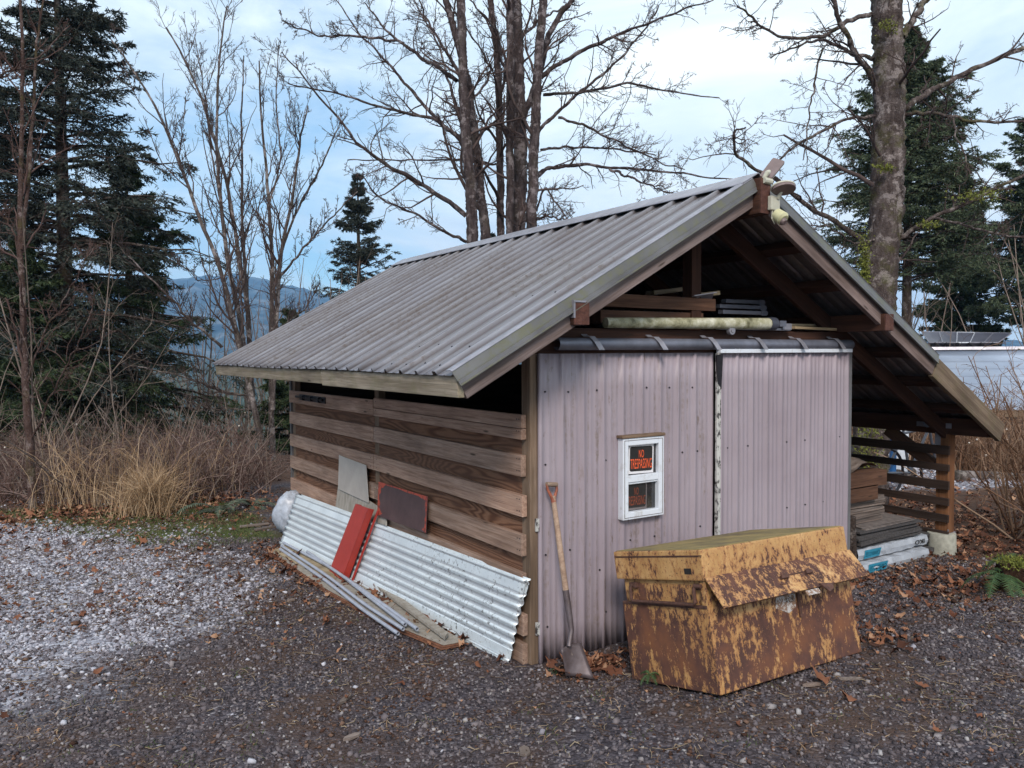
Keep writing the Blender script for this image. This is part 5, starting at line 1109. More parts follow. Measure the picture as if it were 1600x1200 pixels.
# alder clump, left
D = 12.4
st = [([(412, 720), (407, 680), (392, 613), (385, 570), (366, 516), (353, 433), (321, 368), (299, 303), (277, 243), (243, 165), (212, 113), (173, 61)], 13, 2.5), ([(392, 640), (377, 498), (355, 412), (347, 325), (338, 260), (340, 152), (342, 87), (355, 9)], 10, 2.5), ([(394, 640), (388, 477), (368, 368), (355, 282), (334, 217), (312, 143), (282, 78), (260, 43)], 9, 2.5),
      ([(396, 640), (390, 516), (379, 368), (377, 260), (377, 173), (381, 87)], 8, 2), ([(426, 720), (424, 620), (423, 507), (427, 412), (420, 325), (416, 260), (407, 173), (405, 95)], 12, 2.5), ([(426, 640), (433, 477), (438, 390), (459, 303), (468, 217), (481, 165)], 10, 2.5),
      ([(433, 440), (472, 390), (511, 347), (559, 299)], 5, 2), ([(433, 412), (464, 325), (503, 260), (520, 217), (533, 190)], 5, 2), ([(347, 325), (330, 240), (320, 150), (305, 60)], 4, 1.5), ([(420, 325), (440, 250), (430, 150), (436, 70)], 4, 1.5), ([(299, 303), (280, 250), (290, 150)], 3, 1.5)]
bare_tree('alder_tree', tuple(pl(418, 705, 2, 0)), 'slender leafless multi-stemmed alder left of the shed roof corner', None,
    [(p, D+.4*((i*31) % 5-2)/2, D+.8*((i*31) % 5-2)/2, a, b_) for i, (p, a, b_) in enumerate(st)],
    [lim([(395, 620), (350, 613), (317, 598), (267, 583), (200, 570)], D, 6, 2, -.8), lim([(347, 543), (310, 513), (287, 490), (269, 468), (208, 407), (180, 380)], D, 7, 2, -.8), lim([(427, 520), (480, 480), (500, 440)], D, 4, 2, .5), lim([(405, 680), (395, 640), (330, 640), (290, 625)], D, 4, 2, -.5), lim([(355, 433), (310, 440), (270, 400)], D, 3, 1.5, -.5)],
    M_BARKA, M_TWIG, D, (17, .26, 34), (8, .36, 42), (5, .42, 50), knob=.16, trop=.16, lmax=(2.0, .75, .28), wk=.78)
# reddish sapling, far left
D = 9.4
bare_tree('young_bare_tree', tuple(pl(48, 788, 2, 0)), 'thin reddish bare sapling at the far left edge of the yard', None,
    [([(52, 800), (46, 700), (40, 600), (36, 520), (33, 400), (30, 330), (35, 200), (38, 100), (30, -20)], D, D, 13, 4), ([(33, 390), (45, 280), (52, 180), (58, 60), (70, -20)], D, D+.3, 7, 2.5)],
    [lim([(33, 385), (15, 350), (0, 330), (-30, 320)], D, 4, 2), lim([(40, 600), (70, 520), (110, 450), (150, 380)], D, 4, 1.5, -.6), lim([(45, 700), (90, 600), (130, 520), (160, 440)], D, 4, 1.5, -.8), lim([(-40, 135), (0, 118), (40, 100), (75, 80), (110, 40)], D-1.5, 5, 2)],
    mat('sapling_bark', f_bark((.04, .024, .02), (.085, .052, .044), (.13, .09, .08), .35)), M_TWIGR, D, (12, .2, 40), (6, .4, 48), (4, .45, 50), knob=.05, trop=.08, lmax=(1.4, .6, .25))
# conifers
def conifer(name, base, H, Rb, label, mneedle, group=None, zmin=.12, nbr=150, seed=1, droop=.25, dens=1.0, gap=0.0, tr=.16, needle=.075, lean=(0, 0), cone=1.0):
    r = np.random.default_rng(seed); t = thing(name, base, label, 'tree', group); base = np.array(base, float)
    K = 16; tz = np.linspace(0, 1, K); Q = base+np.stack([lean[0]*tz, lean[1]*tz, tz*H], -1); rad = tr*(1-tz)**.8+.012
    V, Fx = tubes(Q[None], rad[None], 9); npobj('trunk', V, Fx, M_BARKF, t, base, True)
    # whorled branches
    hz = zmin+(1-zmin)*(np.sort(r.random(nbr))**.92); hz = np.minimum(hz, .985); az = np.arange(nbr)*2.399+r.normal(0, .4, nbr)
    prof = np.clip((1-hz), 0, 1)**cone*(.60+.62*r.random(nbr)); prof *= np.clip(.65+(hz-zmin)*3, 0, 1)*np.clip(1.15-np.clip(hz-.86, 0, 1)*6.2, .12, 1); Lb = Rb*prof+.05
    kb = 8; s = np.linspace(0, 1, kb); P0 = base[None]+np.stack([lean[0]*hz, lean[1]*hz, hz*H], -1)
    out = np.stack([np.cos(az), np.sin(az), np.zeros(nbr)], -1)
    up = (.55*hz-.05+r.normal(0, .08, nbr)); z = Lb[:, None]*(up[:, None]*s[None]-droop*(1-hz*.8)[:, None]*s[None]**2*1.2+.12*s[None]**4)
    PB = P0[:, None]+out[:, None]*(Lb[:, None]*s[None])[..., None]; PB[..., 2] += z; PB += r.normal(0, .02, PB.shape)*s[None, :, None]*Lb[:, None, None]
    V1, F1 = tubes(PB, (np.minimum(.012+.012*Lb, .045)[:, None]*(1-.85*s[None])), 4)
    # side branchlets
    m = int(20*dens); tt = np.sort(r.uniform(.10, 1., (nbr, m)), 1); f = tt*(kb-1); i = np.minimum(f.astype(int), kb-2); a = (f-i)[..., None]; I = np.arange(nbr)[:, None]
    B = PB[I, i]*(1-a)+PB[I, i+1]*a; T = norm(PB[I, i+1]-PB[I, i]); side = np.cross(T, [0, 0, 1.]); sg = np.where(np.arange(m)[None] % 2, 1., -1.)[..., None]
    Dv = norm(T*.75+side*sg*r.uniform(.5, 1.0, (nbr, m, 1))+np.array([0, 0, -.18])+r.normal(0, .12, (nbr, m, 3)))
    Ls = np.minimum((Lb[:, None]*.36)*(1.15-tt*.85)*r.uniform(.6, 1.25, (nbr, m))+.05, .8)
    keep = (r.random((nbr, m)) > gap); B, Dv, Ls = B[keep], Dv[keep], Ls[keep]; n2 = len(B)
    k2 = 4; s2 = np.linspace(0, 1, k2); PS = B[:, None]+Dv[:, None]*(Ls[:, None]*s2[None])[..., None]; PS[..., 2] -= (Ls[:, None]*.22*s2[None]**2)
    V2, F2 = tubes(PS, np.full((n2, k2), .005), 3)
    # tertiary sprigs each carrying needle slivers
    m3 = 7; t3 = r.uniform(.08, 1, (n2, m3)); f = t3*(k2-1); i = np.minimum(f.astype(int), k2-2); a = (f-i)[..., None]; I = np.arange(n2)[:, None]
    B3 = PS[I, i]*(1-a)+PS[I, i+1]*a; T3 = norm(PS[I, i+1]-PS[I, i]); sd = norm(np.cross(T3, [0, 0, 1.])); sg = np.where(np.arange(m3)[None] % 2, 1., -1.)[..., None]
    D3 = norm(T3*.8+sd*sg*.75+r.normal(0, .22, (n2, m3, 3))+np.array([0, 0, -.12])); L3 = np.minimum(Ls[:, None]*.5*(1.2-t3)+.05, .28)
    B3 = B3.reshape(-1, 3); D3 = D3.reshape(-1, 3); L3 = L3.reshape(-1); n3 = len(B3)
    mn = 6; u = (np.arange(mn)+.5)/mn; c = B3[:, None]+D3[:, None]*(L3[:, None]*u[None])[..., None]
    nd_ = norm(D3[:, None]*.9+r.normal(0, .55, (n3, mn, 3))); ln = needle*r.uniform(.6, 1.3, (n3, mn, 1)); e = norm(np.cross(nd_, r.normal(size=(n3, mn, 3))))*ln*.17
    Vn = np.stack([c-e, c+e, c+nd_*ln], 2).reshape(-1, 3); Fn = np.arange(len(Vn)).reshape(-1, 3)
    npobj('foliage', Vn, Fn, mneedle, t, base)
    npobj('branches', np.concatenate([V1, V2]), [np.concatenate([F1, F2+len(V1)])], M_BARKF, t, base)
    return t
def gp(px, d): 
    p = ad(px, 600, d); return (p[0], p[1], gz(p[0], p[1])-.05)
conifer('fir_tree', gp(106, 14.5), 10.6, 3.7, 'tall dark fir on the left with its trunk showing, top out of frame', M_NEEDLE, None, .08, 190, 3, .42, 1.15, .28, .17, cone=.85)
conifer('fir_tree', gp(-20, 15.5), 9.6, 3.0, 'dark fir cut by the left edge of the picture', M_NEEDLE, None, .05, 160, 4, .34, 1.0, .25, .17)
conifer('cedar_tree', gp(205, 15.8), 6.6, 2.6, 'lower green cedar at the foot of the tall dark fir', M_NEEDLE2, None, .02, 120, 14, .35, 1.1, .0, .12)
conifer('cedar_tree', gp(40, 13.5), 4.2, 2.0, 'low green cedar behind the reddish sapling', M_NEEDLE2, None, .02, 90, 15, .35, 1.1, .0, .12)
conifer('young_fir', gp(563, 24), 9.2, 3.1, 'pointed young fir behind the left end of the roof', M_NEEDLE, None, .02, 220, 5, .30, .85, .38, .13, .075, cone=1.05)
conifer('young_fir', gp(618, 26), 6.6, 1.4, 'shorter fir hidden beside the pointed young fir', M_NEEDLE, None, .05, 140, 6, .12, .9, .05, .1, .09, cone=1.25)
conifer('far_fir_tip', gp(768, 27), 7.0+1.4, 1.3, 'small fir tip showing between the grey trunks', M_NEEDLE, None, .2, 60, 7, .12, .9, .05, .1, .10)
conifer('small_fir', gp(455, 17), 3.4, 1.2, 'small green fir behind the alder trunks by the shed corner', M_NEEDLE2, None, .05, 60, 8, .2, 1.0, .0, .08)
conifer('fir_tree', gp(1415, 19), 11.3, 3.5, 'broad green fir directly behind the big maple trunk', M_NEEDLE3, None, .46, 230, 9, .32, 1.15, .12, .15, cone=.72)
conifer('fir_tree', gp(1640, 25.0), 12.5, 4.8, 'green fir at the right edge of the picture', M_NEEDLE3, None, .36, 210, 10, .28, 1.2, .05, .2, .11)
conifer('fir_tree', gp(1500, 30.0), 11.0, 3.4, 'distant fir between the broad fir and the right edge', M_NEEDLE2, None, .38, 130, 11, .28, 1.1, .05, .15, .13)
conifer('far_fir_tip', gp(1183, 30), 9.2, 1.2, 'thin fir tip rising just left of the gable peak', M_NEEDLE, None, .2, 70, 12, .1, .8, .1, .1, .10, cone=1.4)
# bare background saplings (brush): single-stem whips
def whips(name, pts, Hs, m, label, kind='stuff', n1=5, spread=.25, r0=.010, cat='brush', lenmax=.7, bend=.35, loc=(0, 0, 0)):
    n = len(pts); P0 = np.array([(p[0], p[1], gz(p[0], p[1])-.02) for p in pts]); k = 8; d = norm(np.concatenate([rng.normal(0, spread, (n, 2)), np.ones((n, 1))], 1)); q = [P0]; dr = rng.normal(0, bend, (n, 3)); dr[:, 2] = -abs(dr[:, 2])*.5
    for s in range(k-1): d = norm(d+dr*.13+rng.normal(0, .07, d.shape)); q.append(q[-1]+d*(Hs/(k-1))[:, None])
    P = np.stack(q, 1); t = np.linspace(0, 1, k)[None]; rr_ = (r0*np.sqrt(Hs))[:, None]*(1-.8*t)+.0015
    A, B = grow(P, rr_, n1, .38, 42, .05, .2, 5, .6, .2, lenmax=lenmax, tip=.0016); C_, D_ = grow(A, B, 3, .45, 45, .04, .25, 4, .7, .2, lenmax=.35, tip=.0014, rmin=.0022)
    V = []; Fx = []; nv = 0
    for (p, r, s) in ((P, rr_, 4), (A, B, 3), (C_, D_, 3)):
        v, f = tubes(p, r, s); V.append(v); Fx.append(f+nv); nv += len(v)
    o = npobj(name, np.concatenate(V), np.concatenate(Fx), m)
    setp(o, label, cat, kind=kind); return o, C_
def region(n, poly):
    poly = np.array(poly, float); lo, hi = poly.min(0), poly.max(0); out = []
    while len(out) < n:
        q = rng.uniform(lo, hi, (n*2, 2)); k = inpoly(q[:, 0], q[:, 1], poly); out += list(q[k])
    return np.array(out[:n])
def gpx(px, py): p = pl(px, py, 2, 0); return (p[0], p[1])
thk = [gpx(-120, 800), gpx(0, 792), gpx(170, 790), gpx(330, 788), gpx(440, 770), (.6, 9.6), (-1, 11.6), (-5, 12.5), (-8, 10)]
pts = region(1700, thk); _, tips = whips('bramble_thicket', pts, rng.uniform(.4, 1.1, len(pts)), M_THK, 'tangled red brown brush along the left edge of the yard', n1=7, spread=.5, bend=.9, r0=.0075)
tp = tips[rng.random(len(tips)) < .012][:, -1]
def berries(name, P, r, lab):
    n = len(P); V = (CUBE[None]*.577*rng.uniform(.7, 1.2, (n, 1, 1))*r)+P[:, None]; F = (CF[None]+np.arange(n)[:, None, None]*8).reshape(-1, 3); o = npobj(name, V.reshape(-1, 3), F, M_BERRY, smooth=True); setp(o, lab, 'berries', kind='stuff')
k = (tp[:, 2] > .7); berries('snowberries', tp[k], .016, 'white snowberries dotted over the left thicket')
pts = region(300, thk); whips('dead_stalks', pts, rng.uniform(.6, 1.4, len(pts)), M_TWIGP, 'pale dead stalks standing in the left thicket', n1=2, spread=.3, r0=.006)
pts = region(13, [gpx(-60, 800), gpx(120, 790), gpx(300, 780), (-1.5, 10), (-5, 11)]); whips('arching_saplings', pts, rng.uniform(2.5, 4.2, len(pts)), M_TWIGP, 'long arching bare shoots in front of the dark fir', n1=7, spread=.40, r0=.0065, lenmax=1.3)
thr = [(5.2, -.6), (6.6, -1.4), (8, .2), (6.2, .9)]
pts = region(120, [(5.2, -.5), (5.9, -1.3), (7.0, -.8), (6.0, .4)]); _, tips = whips('bare_shrub', pts, rng.uniform(.9, 1.95, len(pts)), M_THKO, 'twiggy bare shrub at the right edge under the low eave', n1=7, spread=.35, r0=.008)
berries('shrub_berries', tips[rng.random(len(tips)) < .02][:, -1], .013, 'white berries on the shrub at the right edge')
pts = region(1000, [tuple(ad(a_, 600, d_)[:2]) for a_, d_ in ((1330, 12.8), (1480, 12.4), (1760, 12.2), (1800, 16), (1480, 16.5), (1330, 16.5))]); whips('far_brush', pts, rng.uniform(.9, 1.7, len(pts)), M_THKO, 'orange brown brush beyond the far gravel yard', n1=5, r0=.012)
pts = region(300, [(6.5, -1.5), (9, -3), (14, -1), (12, 2.5), (8, 1.0)]); whips('right_brush', pts, rng.uniform(.6, 1.3, len(pts)), M_THKO, 'brown brush at the right edge before the neighbouring roof', n1=5, r0=.009)
pts = region(300, [(-9, 16), (0, 15), (8, 17), (8, 30), (-10, 32)]); whips('bare_wood', pts, rng.uniform(3.5, 7, len(pts)), M_TWIGP, 'pale bare young wood on the slope behind', n1=9, spread=.10, r0=.013, lenmax=1.5, bend=.1)
pts = region(60, [(14, 10), (24, 2), (30, 8), (20, 18)]); whips('right_bare_wood', pts, rng.uniform(4.5, 8, len(pts)), M_TWIGP, 'pale bare young trees among the firs on the right', n1=9, spread=.15, r0=.013, lenmax=1.6, bend=.1)
# ------------------------------------------------------------------ grasses and ferns
def blades(name, P0, H, lean, m, lab, w_=.006, cat='grass'):
    n = len(P0); k = 5; d = norm(np.concatenate([rng.normal(0, lean, (n, 2)), np.ones((n, 1))], 1)); q = [P0]; dr = rng.normal(0, .5, (n, 3)); dr[:, 2] = -abs(dr[:, 2])
    for s in range(k-1): d = norm(d+dr*.22*(s+.5)); q.append(q[-1]+d*(H/(k-1))[:, None])
    P = np.stack(q, 1); sd = norm(np.cross(d, rng.normal(size=(n, 3))))[:, None]*(w_*.5*np.array([1, .95, .8, .55, .1]))[None, :, None]
    V = np.stack([P-sd, P+sd], 2).reshape(n, 2*k, 3); F = np.array([(2*i, 2*i+1, 2*i+3, 2*i+2) for i in range(k-1)])
    o = npobj(name, V.reshape(-1, 3), (F[None]+np.arange(n)[:, None, None]*2*k).reshape(-1, 4), m)
    if cat: setp(o, lab, cat, kind='stuff')
    return o
def gp3(x, y): return np.stack([x, y, height(x, y)-.01], -1)
q = region(9000, GRASS); kq = rng.random(len(q)) < grassy(q[:, 0], q[:, 1]); q = q[kq]
blades('grass', gp3(q[:, 0], q[:, 1]), rng.uniform(.02, .075, len(q)), .5, M_GRASSG, 'short green grass strip between the gravel and the thicket', .005)
tuf = []
for _ in range(190):
    px, py = rng.uniform(0, 1600), rng.uniform(860, 1195); p = pl(px, py, 2, .05); tuf.append((p[0], p[1]))
tuf += [gpx(1290, 1110), gpx(1050, 1105), gpx(880, 1055), gpx(960, 1110), gpx(1120, 1190), gpx(1560, 1190), gpx(1500, 1185), gpx(1240, 1180)]
tuf = np.array([t_ for t_ in tuf if not in_shed(np.array(t_[0]), np.array(t_[1])) and not in_box(np.array(t_[0]), np.array(t_[1]))]); cnt = 22
x = np.repeat(tuf[:, 0], cnt)+rng.normal(0, .035, len(tuf)*cnt); y = np.repeat(tuf[:, 1], cnt)+rng.normal(0, .035, len(tuf)*cnt); hd = np.repeat(rng.random(len(tuf)) < .5, cnt); k = ~in_shed(x, y)
blades('weed_tufts', gp3(x, y)[k & hd], rng.uniform(.015, .045, (k & hd).sum()), .8, M_GRASSG, 'small green weed tufts coming through the gravel', .004)
blades('dry_tufts', gp3(x, y)[k & ~hd], rng.uniform(.02, .06, (k & ~hd).sum()), .9, M_GRASSD, 'small dry grass tufts coming through the gravel', .003)
c = gpx(238, 805); n = 1500; a = rng.uniform(0, 6.28, n); rr = np.abs(rng.normal(0, .16, n)); x = c[0]+rr*np.cos(a)*1.3; y = c[1]+.1+rr*np.sin(a)
o = blades('dry_grass_clump', gp3(x, y), rng.uniform(.15, .75, n), .22, M_GRASSD, '', .006, None); setp(o, 'tall straw coloured grass clump in front of the left thicket', 'grass clump')
c = gpx(205, 795); n = 420; x = c[0]+rng.normal(0, .55, n); y = c[1]+.35+rng.normal(0, .2, n)
o = blades('tall_dry_stems', gp3(x, y), rng.uniform(.5, 1.25, n), .16, M_GRASSD, 'tall thin straw stems standing behind the grass clump', .006)
def fern(name, base, nfr, L, m, lab, group=None, el=(15, 60)):
    t = thing(name, base, lab, 'fern', group); base = np.array(base, float); V = []; Fq = []; nv = 0; S = MB()
    for i in range(nfr):
        az = i*2*math.pi/nfr+rng.normal(0, .25); e = R_(rng.uniform(*el)); d = np.array([math.cos(az)*math.cos(e), math.sin(az)*math.cos(e), math.sin(e)]); p = base.copy(); l = L*rng.uniform(.7, 1.1); pts = [p.copy()]; n = 26
        for s in range(n):
            d = norm(d+np.array([0, 0, -.075])); p = p+d*l/n; pts.append(p.copy())
            if s > 2:
                sd = norm(np.cross(d, [0, 0, 1.])); wl = l*.17*math.sin(math.pi*min(1, (s+2)/(n+1))**.8)+.008
                for sg in (-1, 1):
                    tip_ = p+sd*sg*wl+d*wl*.35+np.array([0, 0, -.15*wl+rng.normal(0, .004)]); hw = d*l/n*.42; V += [p-hw, p+hw, tip_]; Fq.append((nv, nv+1, nv+2)); nv += 3
        S.tube(pts[::5], .003, 4)
    npobj('fronds', np.array(V), np.array(Fq), m, t, base); S.build('stems', m, t)
def g3(px, py, dz=0): p = pl(px, py, 2, 0); return (p[0], p[1], gz(p[0], p[1])+dz)
fern('sword_fern', g3(345, 802), 13, .55, M_FERNP, 'grey green sword fern at the foot of the left thicket')
fern('sword_fern', g3(395, 792), 11, .5, M_FERNP, 'sword fern nearest the far shed corner'); fern('sword_fern', g3(275, 800), 8, .4, M_FERNP, 'flattened sword fern beside the straw grass clump')
# stump with fern, lower right
stc = pl(1590, 935, 2, .02); stp = thing('tree_stump', tuple(stc), 'rotten tree stump with mossy top at the right edge', 'stump')
n, s = 14, 40; V = []
rad_ = .135+.016*rng.normal(size=s)
for i in range(n):
    z_ = i/(n-1)*.26
    for j in range(s): a = j*2*math.pi/s; r_ = rad_[j]*(1.18-.25*(i/(n-1))**.5)+rng.normal(0, .003); V.append(stc+np.array([r_*math.cos(a), r_*math.sin(a), z_+(.02*rng.normal() if i == n-1 else 0)]))
V.append(stc+np.array([0, 0, .235])); idx = np.arange(n*s).reshape(n, s); Fq = np.stack([idx[:-1], np.roll(idx[:-1], -1, 1), np.roll(idx[1:], -1, 1), idx[1:]], -1).reshape(-1, 4); Ft = np.array([(idx[-1, j], idx[-1, (j+1) % s], n*s) for j in range(s)])
npobj('wood', np.array(V), [Fq, Ft], mat('rotten_stump_wood', f_bark((.03, .018, .013), (.075, .04, .027), (.14, .08, .055), .2, 1.6)), stp, stc)
q = stc+rng.normal(size=(900, 3))*np.array([.075, .075, .012])+np.array([0, 0, .265]); dr = norm(rng.normal(size=(900, 3))+np.array([0, 0, .6])); e1 = norm(np.cross(dr, rng.normal(size=(900, 3))))*.005
npobj('moss_cap', np.stack([q-e1, q+e1, q+dr*.03], 1).reshape(-1, 3), np.arange(2700).reshape(-1, 3), M_MOSS, stp, stc)
fern('sword_fern', (stc[0]-.16, stc[1]+.05, gz(stc[0], stc[1])+.12), 8, .32, M_FERN, 'green sword fern growing left of the rotten stump', None, (10, 40))
fern('sword_fern', (stc[0]+.08, stc[1]+.1, .27), 7, .25, M_FERN, 'green fern sprouting on top of the rotten stump', None, (20, 50))
o = fern('broad_weed', g3(868, 1050, .005), 7, .07, M_FERN, 'small green weed at the siding corner by the shovel', None, (20, 50)); 
fern('broad_weed', g3(1015, 1085, .08), 8, .08, M_FERN, 'small green weed below the left end of the chest', None, (10, 40))
# logs at the far yard
for i, (a_, c_, r_, lab) in enumerate((((1490, 752, 11.2), (1600, 745, 11.8), .09, 'pale fallen log across the far gravel yard'), ((1375, 748, 11.0), (1425, 745, 11.6), .08, 'short fallen log seen through the slats'))):
    A = ad(*a_); B = ad(*c_); A[2] = gz(A[0], A[1])+.07; B[2] = gz(B[0], B[1])+.07; b = MB(); b.tube([A, (A+B)/2+(0, 0, .01), B], [r_, r_*.95, r_*.85], 12); setp(b.build('fallen_log', M_BARKA, None, smooth=True), lab, 'log', 'logs in the far yard')
# boards lying by the grass
for i, (p, q) in enumerate((((375, 823), (420, 818)), ((398, 828), (432, 822)))):
    A = pl(*p, 2, .02); B = pl(*q, 2, .02); o = plank('lying_board', A, B, (0, .06, 0), .02, M_GREYW); setp(o, ('weathered short board lying on the grass, left one', 'weathered short board lying on the grass, nearest the white bag')[i], 'board', 'short boards on the grass')
# ------------------------------------------------------------------ neighbouring building
nb0 = ad(1700, 600, 19.0); ridge_a = ad(1420, 548.5, 19.0); ridge_b = ad(1900, 549.5, 17.5); hx = norm(ridge_b-ridge_a); hx[2] = 0; hx = norm(hx); toward = norm(np.cross(hx, [0, 0, 1.])); toward = toward if toward@FW < 0 else -toward
nbz = gz(nb0[0], nb0[1]); nb = thing('neighbour_building', (nb0[0], nb0[1], nbz), 'low outbuilding with blue grey metal roof at the right edge', 'building')
Lr = np.linalg.norm((ridge_b-ridge_a)[:2]); RA = np.array([ridge_a[0], ridge_a[1], 1.90]); dn = norm(toward*1.0+np.array([0, 0, -.36])); wid = 3.6
def f_nroof(g):
    v = g.obj(); n = g.noise(v, 1.2, 5, .6); return dict(c=g.mix(g.ramp(g.attr('groove'), [(.2, 0), (.8, .25)]), g.ramp(n, [(.3, (.30, .35, .45)), (.7, (.42, .47, .57))]), (.10, .11, .15)), r=.42, me=.3)
mr = mat('blue_grey_roofing', f_nroof)
nu = 2; rows = []; gr = []; k = 0
zz = 0.0; prof = []
while zz < wid: prof += [(zz, 0, 0), (zz+.40, 0, 0), (zz+.415, .008, .6), (zz+.43, .008, 1), (zz+.44, 0, 1)]; zz += .45
prof = np.array(prof); nn = norm(np.cross(hx, dn)); nn = nn if nn[2] > 0 else -nn
V = np.stack([RA+hx*u_*Lr+dn*p[0]+nn*p[1] for u_ in (0, 1) for p in prof]); m_ = len(prof); F = np.array([(i, i+1, m_+i+1, m_+i) for i in range(m_-1)])
o = npobj('roof', V, F, mr, nb, LOC[nb.name], attrs=dict(groove=np.tile(prof[:, 2], 2))); md = o.modifiers.new('thick', 'SOLIDIFY'); md.thickness = .02; md.offset = -1
bd = norm(-toward*1.0+np.array([0, 0, -.36])); b = MB(); b.hexa([RA, RA+hx*Lr, RA+hx*Lr+bd*wid, RA+bd*wid], [q+np.array([0, 0, .02]) for q in (RA, RA+hx*Lr, RA+hx*Lr+bd*wid, RA+bd*wid)]); b.build('rear_roof', M_TRIM2, nb)
b = MB(); b.box((0, -.06, -.01), (Lr, .06, .03), None)
b = MB(); b.hexa([RA-toward*-.12+(0, 0, -.02), RA+hx*Lr+toward*.12+(0, 0, -.02), RA+hx*Lr-toward*.12+(0, 0, -.02), RA-toward*.12+(0, 0, -.02)], [RA+toward*.10+(0, 0, .05), RA+hx*Lr+toward*.10+(0, 0, .05), RA+hx*Lr-toward*.10+(0, 0, .05), RA-toward*.10+(0, 0, .05)]); b.build('ridge_cap', M_STRAP, nb)
E1 = RA+dn*(wid-.25)-np.array([0, 0, .10]); E0 = E1+hx*Lr; b = MB(); lo = lambda q: np.array([q[0], q[1], nbz-.3])
bk1 = RA+bd*(wid-.3)-np.array([0, 0, .1]); bk0 = bk1+hx*Lr; b.hexa([lo(E1), lo(E0), lo(bk0), lo(bk1)], [E1, E0, bk0, bk1]); b.build('wall', M_GREYW, nb)
b = MB(); e2 = RA+dn*(wid+.01); b.hexa([e2, e2+hx*Lr, e2+hx*Lr+toward*.02, e2+toward*.02], [q+np.array([0, 0, -.13]) for q in (e2, e2+hx*Lr, e2+hx*Lr+toward*.02, e2+toward*.02)]); b.build('eave_board', M_ROT, nb)
# solar array on racks behind that roof
sa = thing('solar_array', tuple(ad(1510, 560, 22)), 'rack of dark solar panels standing behind the blue grey roof', 'solar array')
M_PV = mat('solar_cell', lambda g: dict(c=g.mix(g.ramp(g.vor(g.map(g.obj(), (1, 1, 1)), 3), [(.0, 0), (1, .4)]), (.045, .045, .065), (.12, .12, .15)), r=.35)); pvd = 22.5
tl = ad(1440, 518.5, pvd); tr_ = ad(1581, 521, pvd-.6); bl = ad(1452, 535.5, pvd-1.0); br = ad(1560, 535.5, pvd-1.6)
for i in range(5):
    a0, a1 = i/5+.004, (i+1)/5-.004; q = [tl+(tr_-tl)*a0, tl+(tr_-tl)*a1, bl+(br-bl)*a1, bl+(br-bl)*a0]; b = MB(); b.prism(q, (0, .04, .02)); pv = b.build('solar_panel', M_PV, sa)
    b = MB()
    for (p, p2) in ((q[0], q[1]), (q[1], q[2]), (q[2], q[3]), (q[3], q[0])): b.tube([p, p2], .018, 4)
    for f_ in (.33, .66): b.tube([q[0]+(q[1]-q[0])*f_, q[3]+(q[2]-q[3])*f_], .006, 3); b.tube([q[0]+(q[3]-q[0])*f_, q[1]+(q[2]-q[1])*f_], .006, 3)
    b.build('panel_frame', M_STRAP if i != 2 else M_WHITE, pv)
b2l = ad(1475, 552, pvd-.8); b2r = ad(1560, 552, pvd-1.5)
for i in range(5):
    a0, a1 = i/5+.004, (i+1)/5-.004; q = [bl+(br-bl)*a0, bl+(br-bl)*a1, b2l+(b2r-b2l)*a1, b2l+(b2r-b2l)*a0]; b = MB(); b.prism([p+np.array([0, 0, -.03]) for p in q], (0, .04, .02)); b.build('solar_panel', M_PV, sa)
b = MB()
for i in range(6):
    f_ = (i+.3)/6; p = bl+(br-bl)*f_-np.array([0, .05, 0]); b.tube([p, p+RT*.55+np.array([0, 0, -.42])-FW*.2], .025, 5)
    b.tube([p, np.array([p[0], p[1], gz(p[0], p[1])-.1])+FW*.4], .03, 5)
b.build('rack', M_BLACKM, sa)
# ------------------------------------------------------------------ far country
def hills():
    th = np.linspace(-1.2, 1.3, 340); rr = np.linspace(0, 1, 40); V = []
    hd0 = _y
    for j, s in enumerate(rr):
        for t in th:
            px = 800+F_PX*math.tan(max(-1.1, min(1.1, t))) if abs(t) < 1.1 else 0
            head = hd0+t; el = .105+.02*math.sin(t*7+1)+.012*math.sin(t*19)+.006*math.sin(t*43)
            pk = np.interp(t, [-1.2, -.50, -.40, -.33, -.27, -.23, -.18, -.1, .3, 1.3], [.09, .105, .112, .1155, .104, .093, .082, .06, .035, .02])+.0012*math.sin(t*160)+.0008*math.sin(t*390)
            d = 1500+1300*s; H = pk*2800*(s**.9); rgd = 34*(vnoise(np.array([t*14.]), np.array([s*5]), 1, 3)[0]-.5)*math.sin(s*math.pi)+14*(vnoise(np.array([t*60.]), np.array([s*14]), 1, 4)[0]-.5)
            V.append((CAM[0]+d*math.sin(head), CAM[1]+d*math.cos(head), -55+H+rgd))
    n0, n1 = len(rr), len(th); idx = np.arange(n0*n1).reshape(n0, n1); Fq = np.stack([idx[:-1, :-1], idx[:-1, 1:], idx[1:, 1:], idx[1:, :-1]], -1).reshape(-1, 4)
    def f(g):
        v = g.map(g.obj(), (.001, .001, .001)); n = g.noise(v, 14, 10, .78); return dict(c=g.ramp(n, [(.40, (.018, .028, .030)), (.52, (.050, .066, .065)), (.62, (.17, .175, .18))]), r=1, s=0)
    o = npobj('hills', np.array(V), Fq, mat('forested_hills', f), smooth=True); setp(o, kind='structure')
hills()
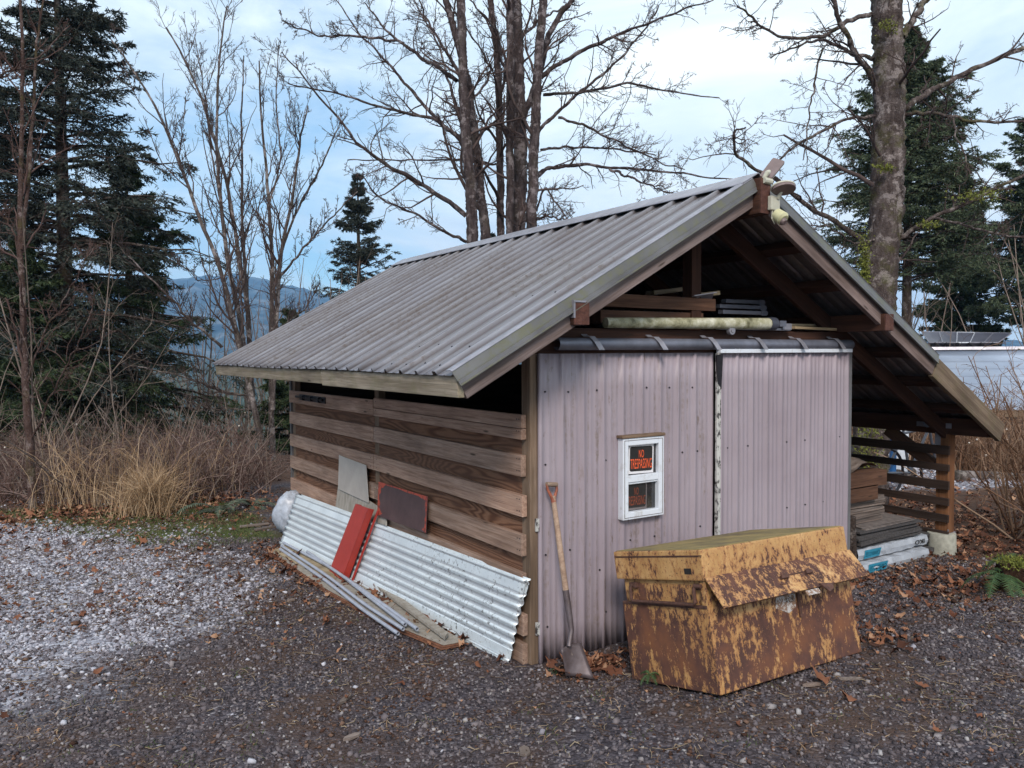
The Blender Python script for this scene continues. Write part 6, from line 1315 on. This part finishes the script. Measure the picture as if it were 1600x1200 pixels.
# far fir forest on the opposite side of the valley (nobody could count it)
n = 5200; t = rng.uniform(-.62, .75, n); d = 260+rng.random(n)**.8*1200; x = CAM[0]+d*np.sin(_y+t); y = CAM[1]+d*np.cos(_y+t); sl_ = (d-260)/1200
zg = height(x, y)+sl_*42+20*(vnoise(x, y, .004, 7)-.3); Hh = rng.uniform(14, 30, n); Rr = Hh*rng.uniform(.13, .19, n)
ring = np.array([(math.cos(a), math.sin(a)) for a in np.arange(6)*math.pi/3]); V = []
V = np.zeros((n, 19, 3)); V[:, 0:6, :2] = ring[None]*Rr[:, None, None]; V[:, 0:6, 2] = 0; V[:, 6:12, :2] = ring[None]*Rr[:, None, None]*.42; V[:, 6:12, 2] = (Hh*.5)[:, None]; V[:, 12:18, :2] = ring[None]*Rr[:, None, None]*.62; V[:, 12:18, 2] = (Hh*.45)[:, None]; V[:, 18, 2] = Hh
V[:, :18, :2] *= rng.uniform(.7, 1.3, (n, 18, 1)); V += np.stack([x, y, zg-8], -1)[:, None]
Fq = np.array([(i, (i+1) % 6, 6+(i+1) % 6, 6+i) for i in range(6)]); Ft = np.array([(12+i, 12+(i+1) % 6, 18) for i in range(6)]); off = (np.arange(n)*19)[:, None, None]
o = npobj('valley_forest', V.reshape(-1, 3), [(Fq[None]+off).reshape(-1, 4), (Ft[None]+off).reshape(-1, 3)], M_FARFIR); setp(o, 'far off fir forest filling the valley', 'forest', kind='stuff')
# haze: one closed box of even pale air round everything
b = MB(); b.box((-3300, -400, -110), (3300, 3300, 420)); hz = b.build('haze', None, None, (0, 0, 0)); m = bpy.data.materials.new('haze_air'); m.use_nodes = True; nt = m.node_tree; nt.nodes.remove(nt.nodes['Principled BSDF'])
pv = nt.nodes.new('ShaderNodeVolumePrincipled'); pv.inputs['Color'].default_value = (.30, .58, 1.0, 1); pv.inputs['Density'].default_value = .00030; pv.inputs['Anisotropy'].default_value = .2; nt.links.new(pv.outputs[0], nt.nodes['Material Output'].inputs['Volume']); hz.data.materials.append(m); setp(hz, 'pale blue air haze over the valley', 'haze', kind='stuff')
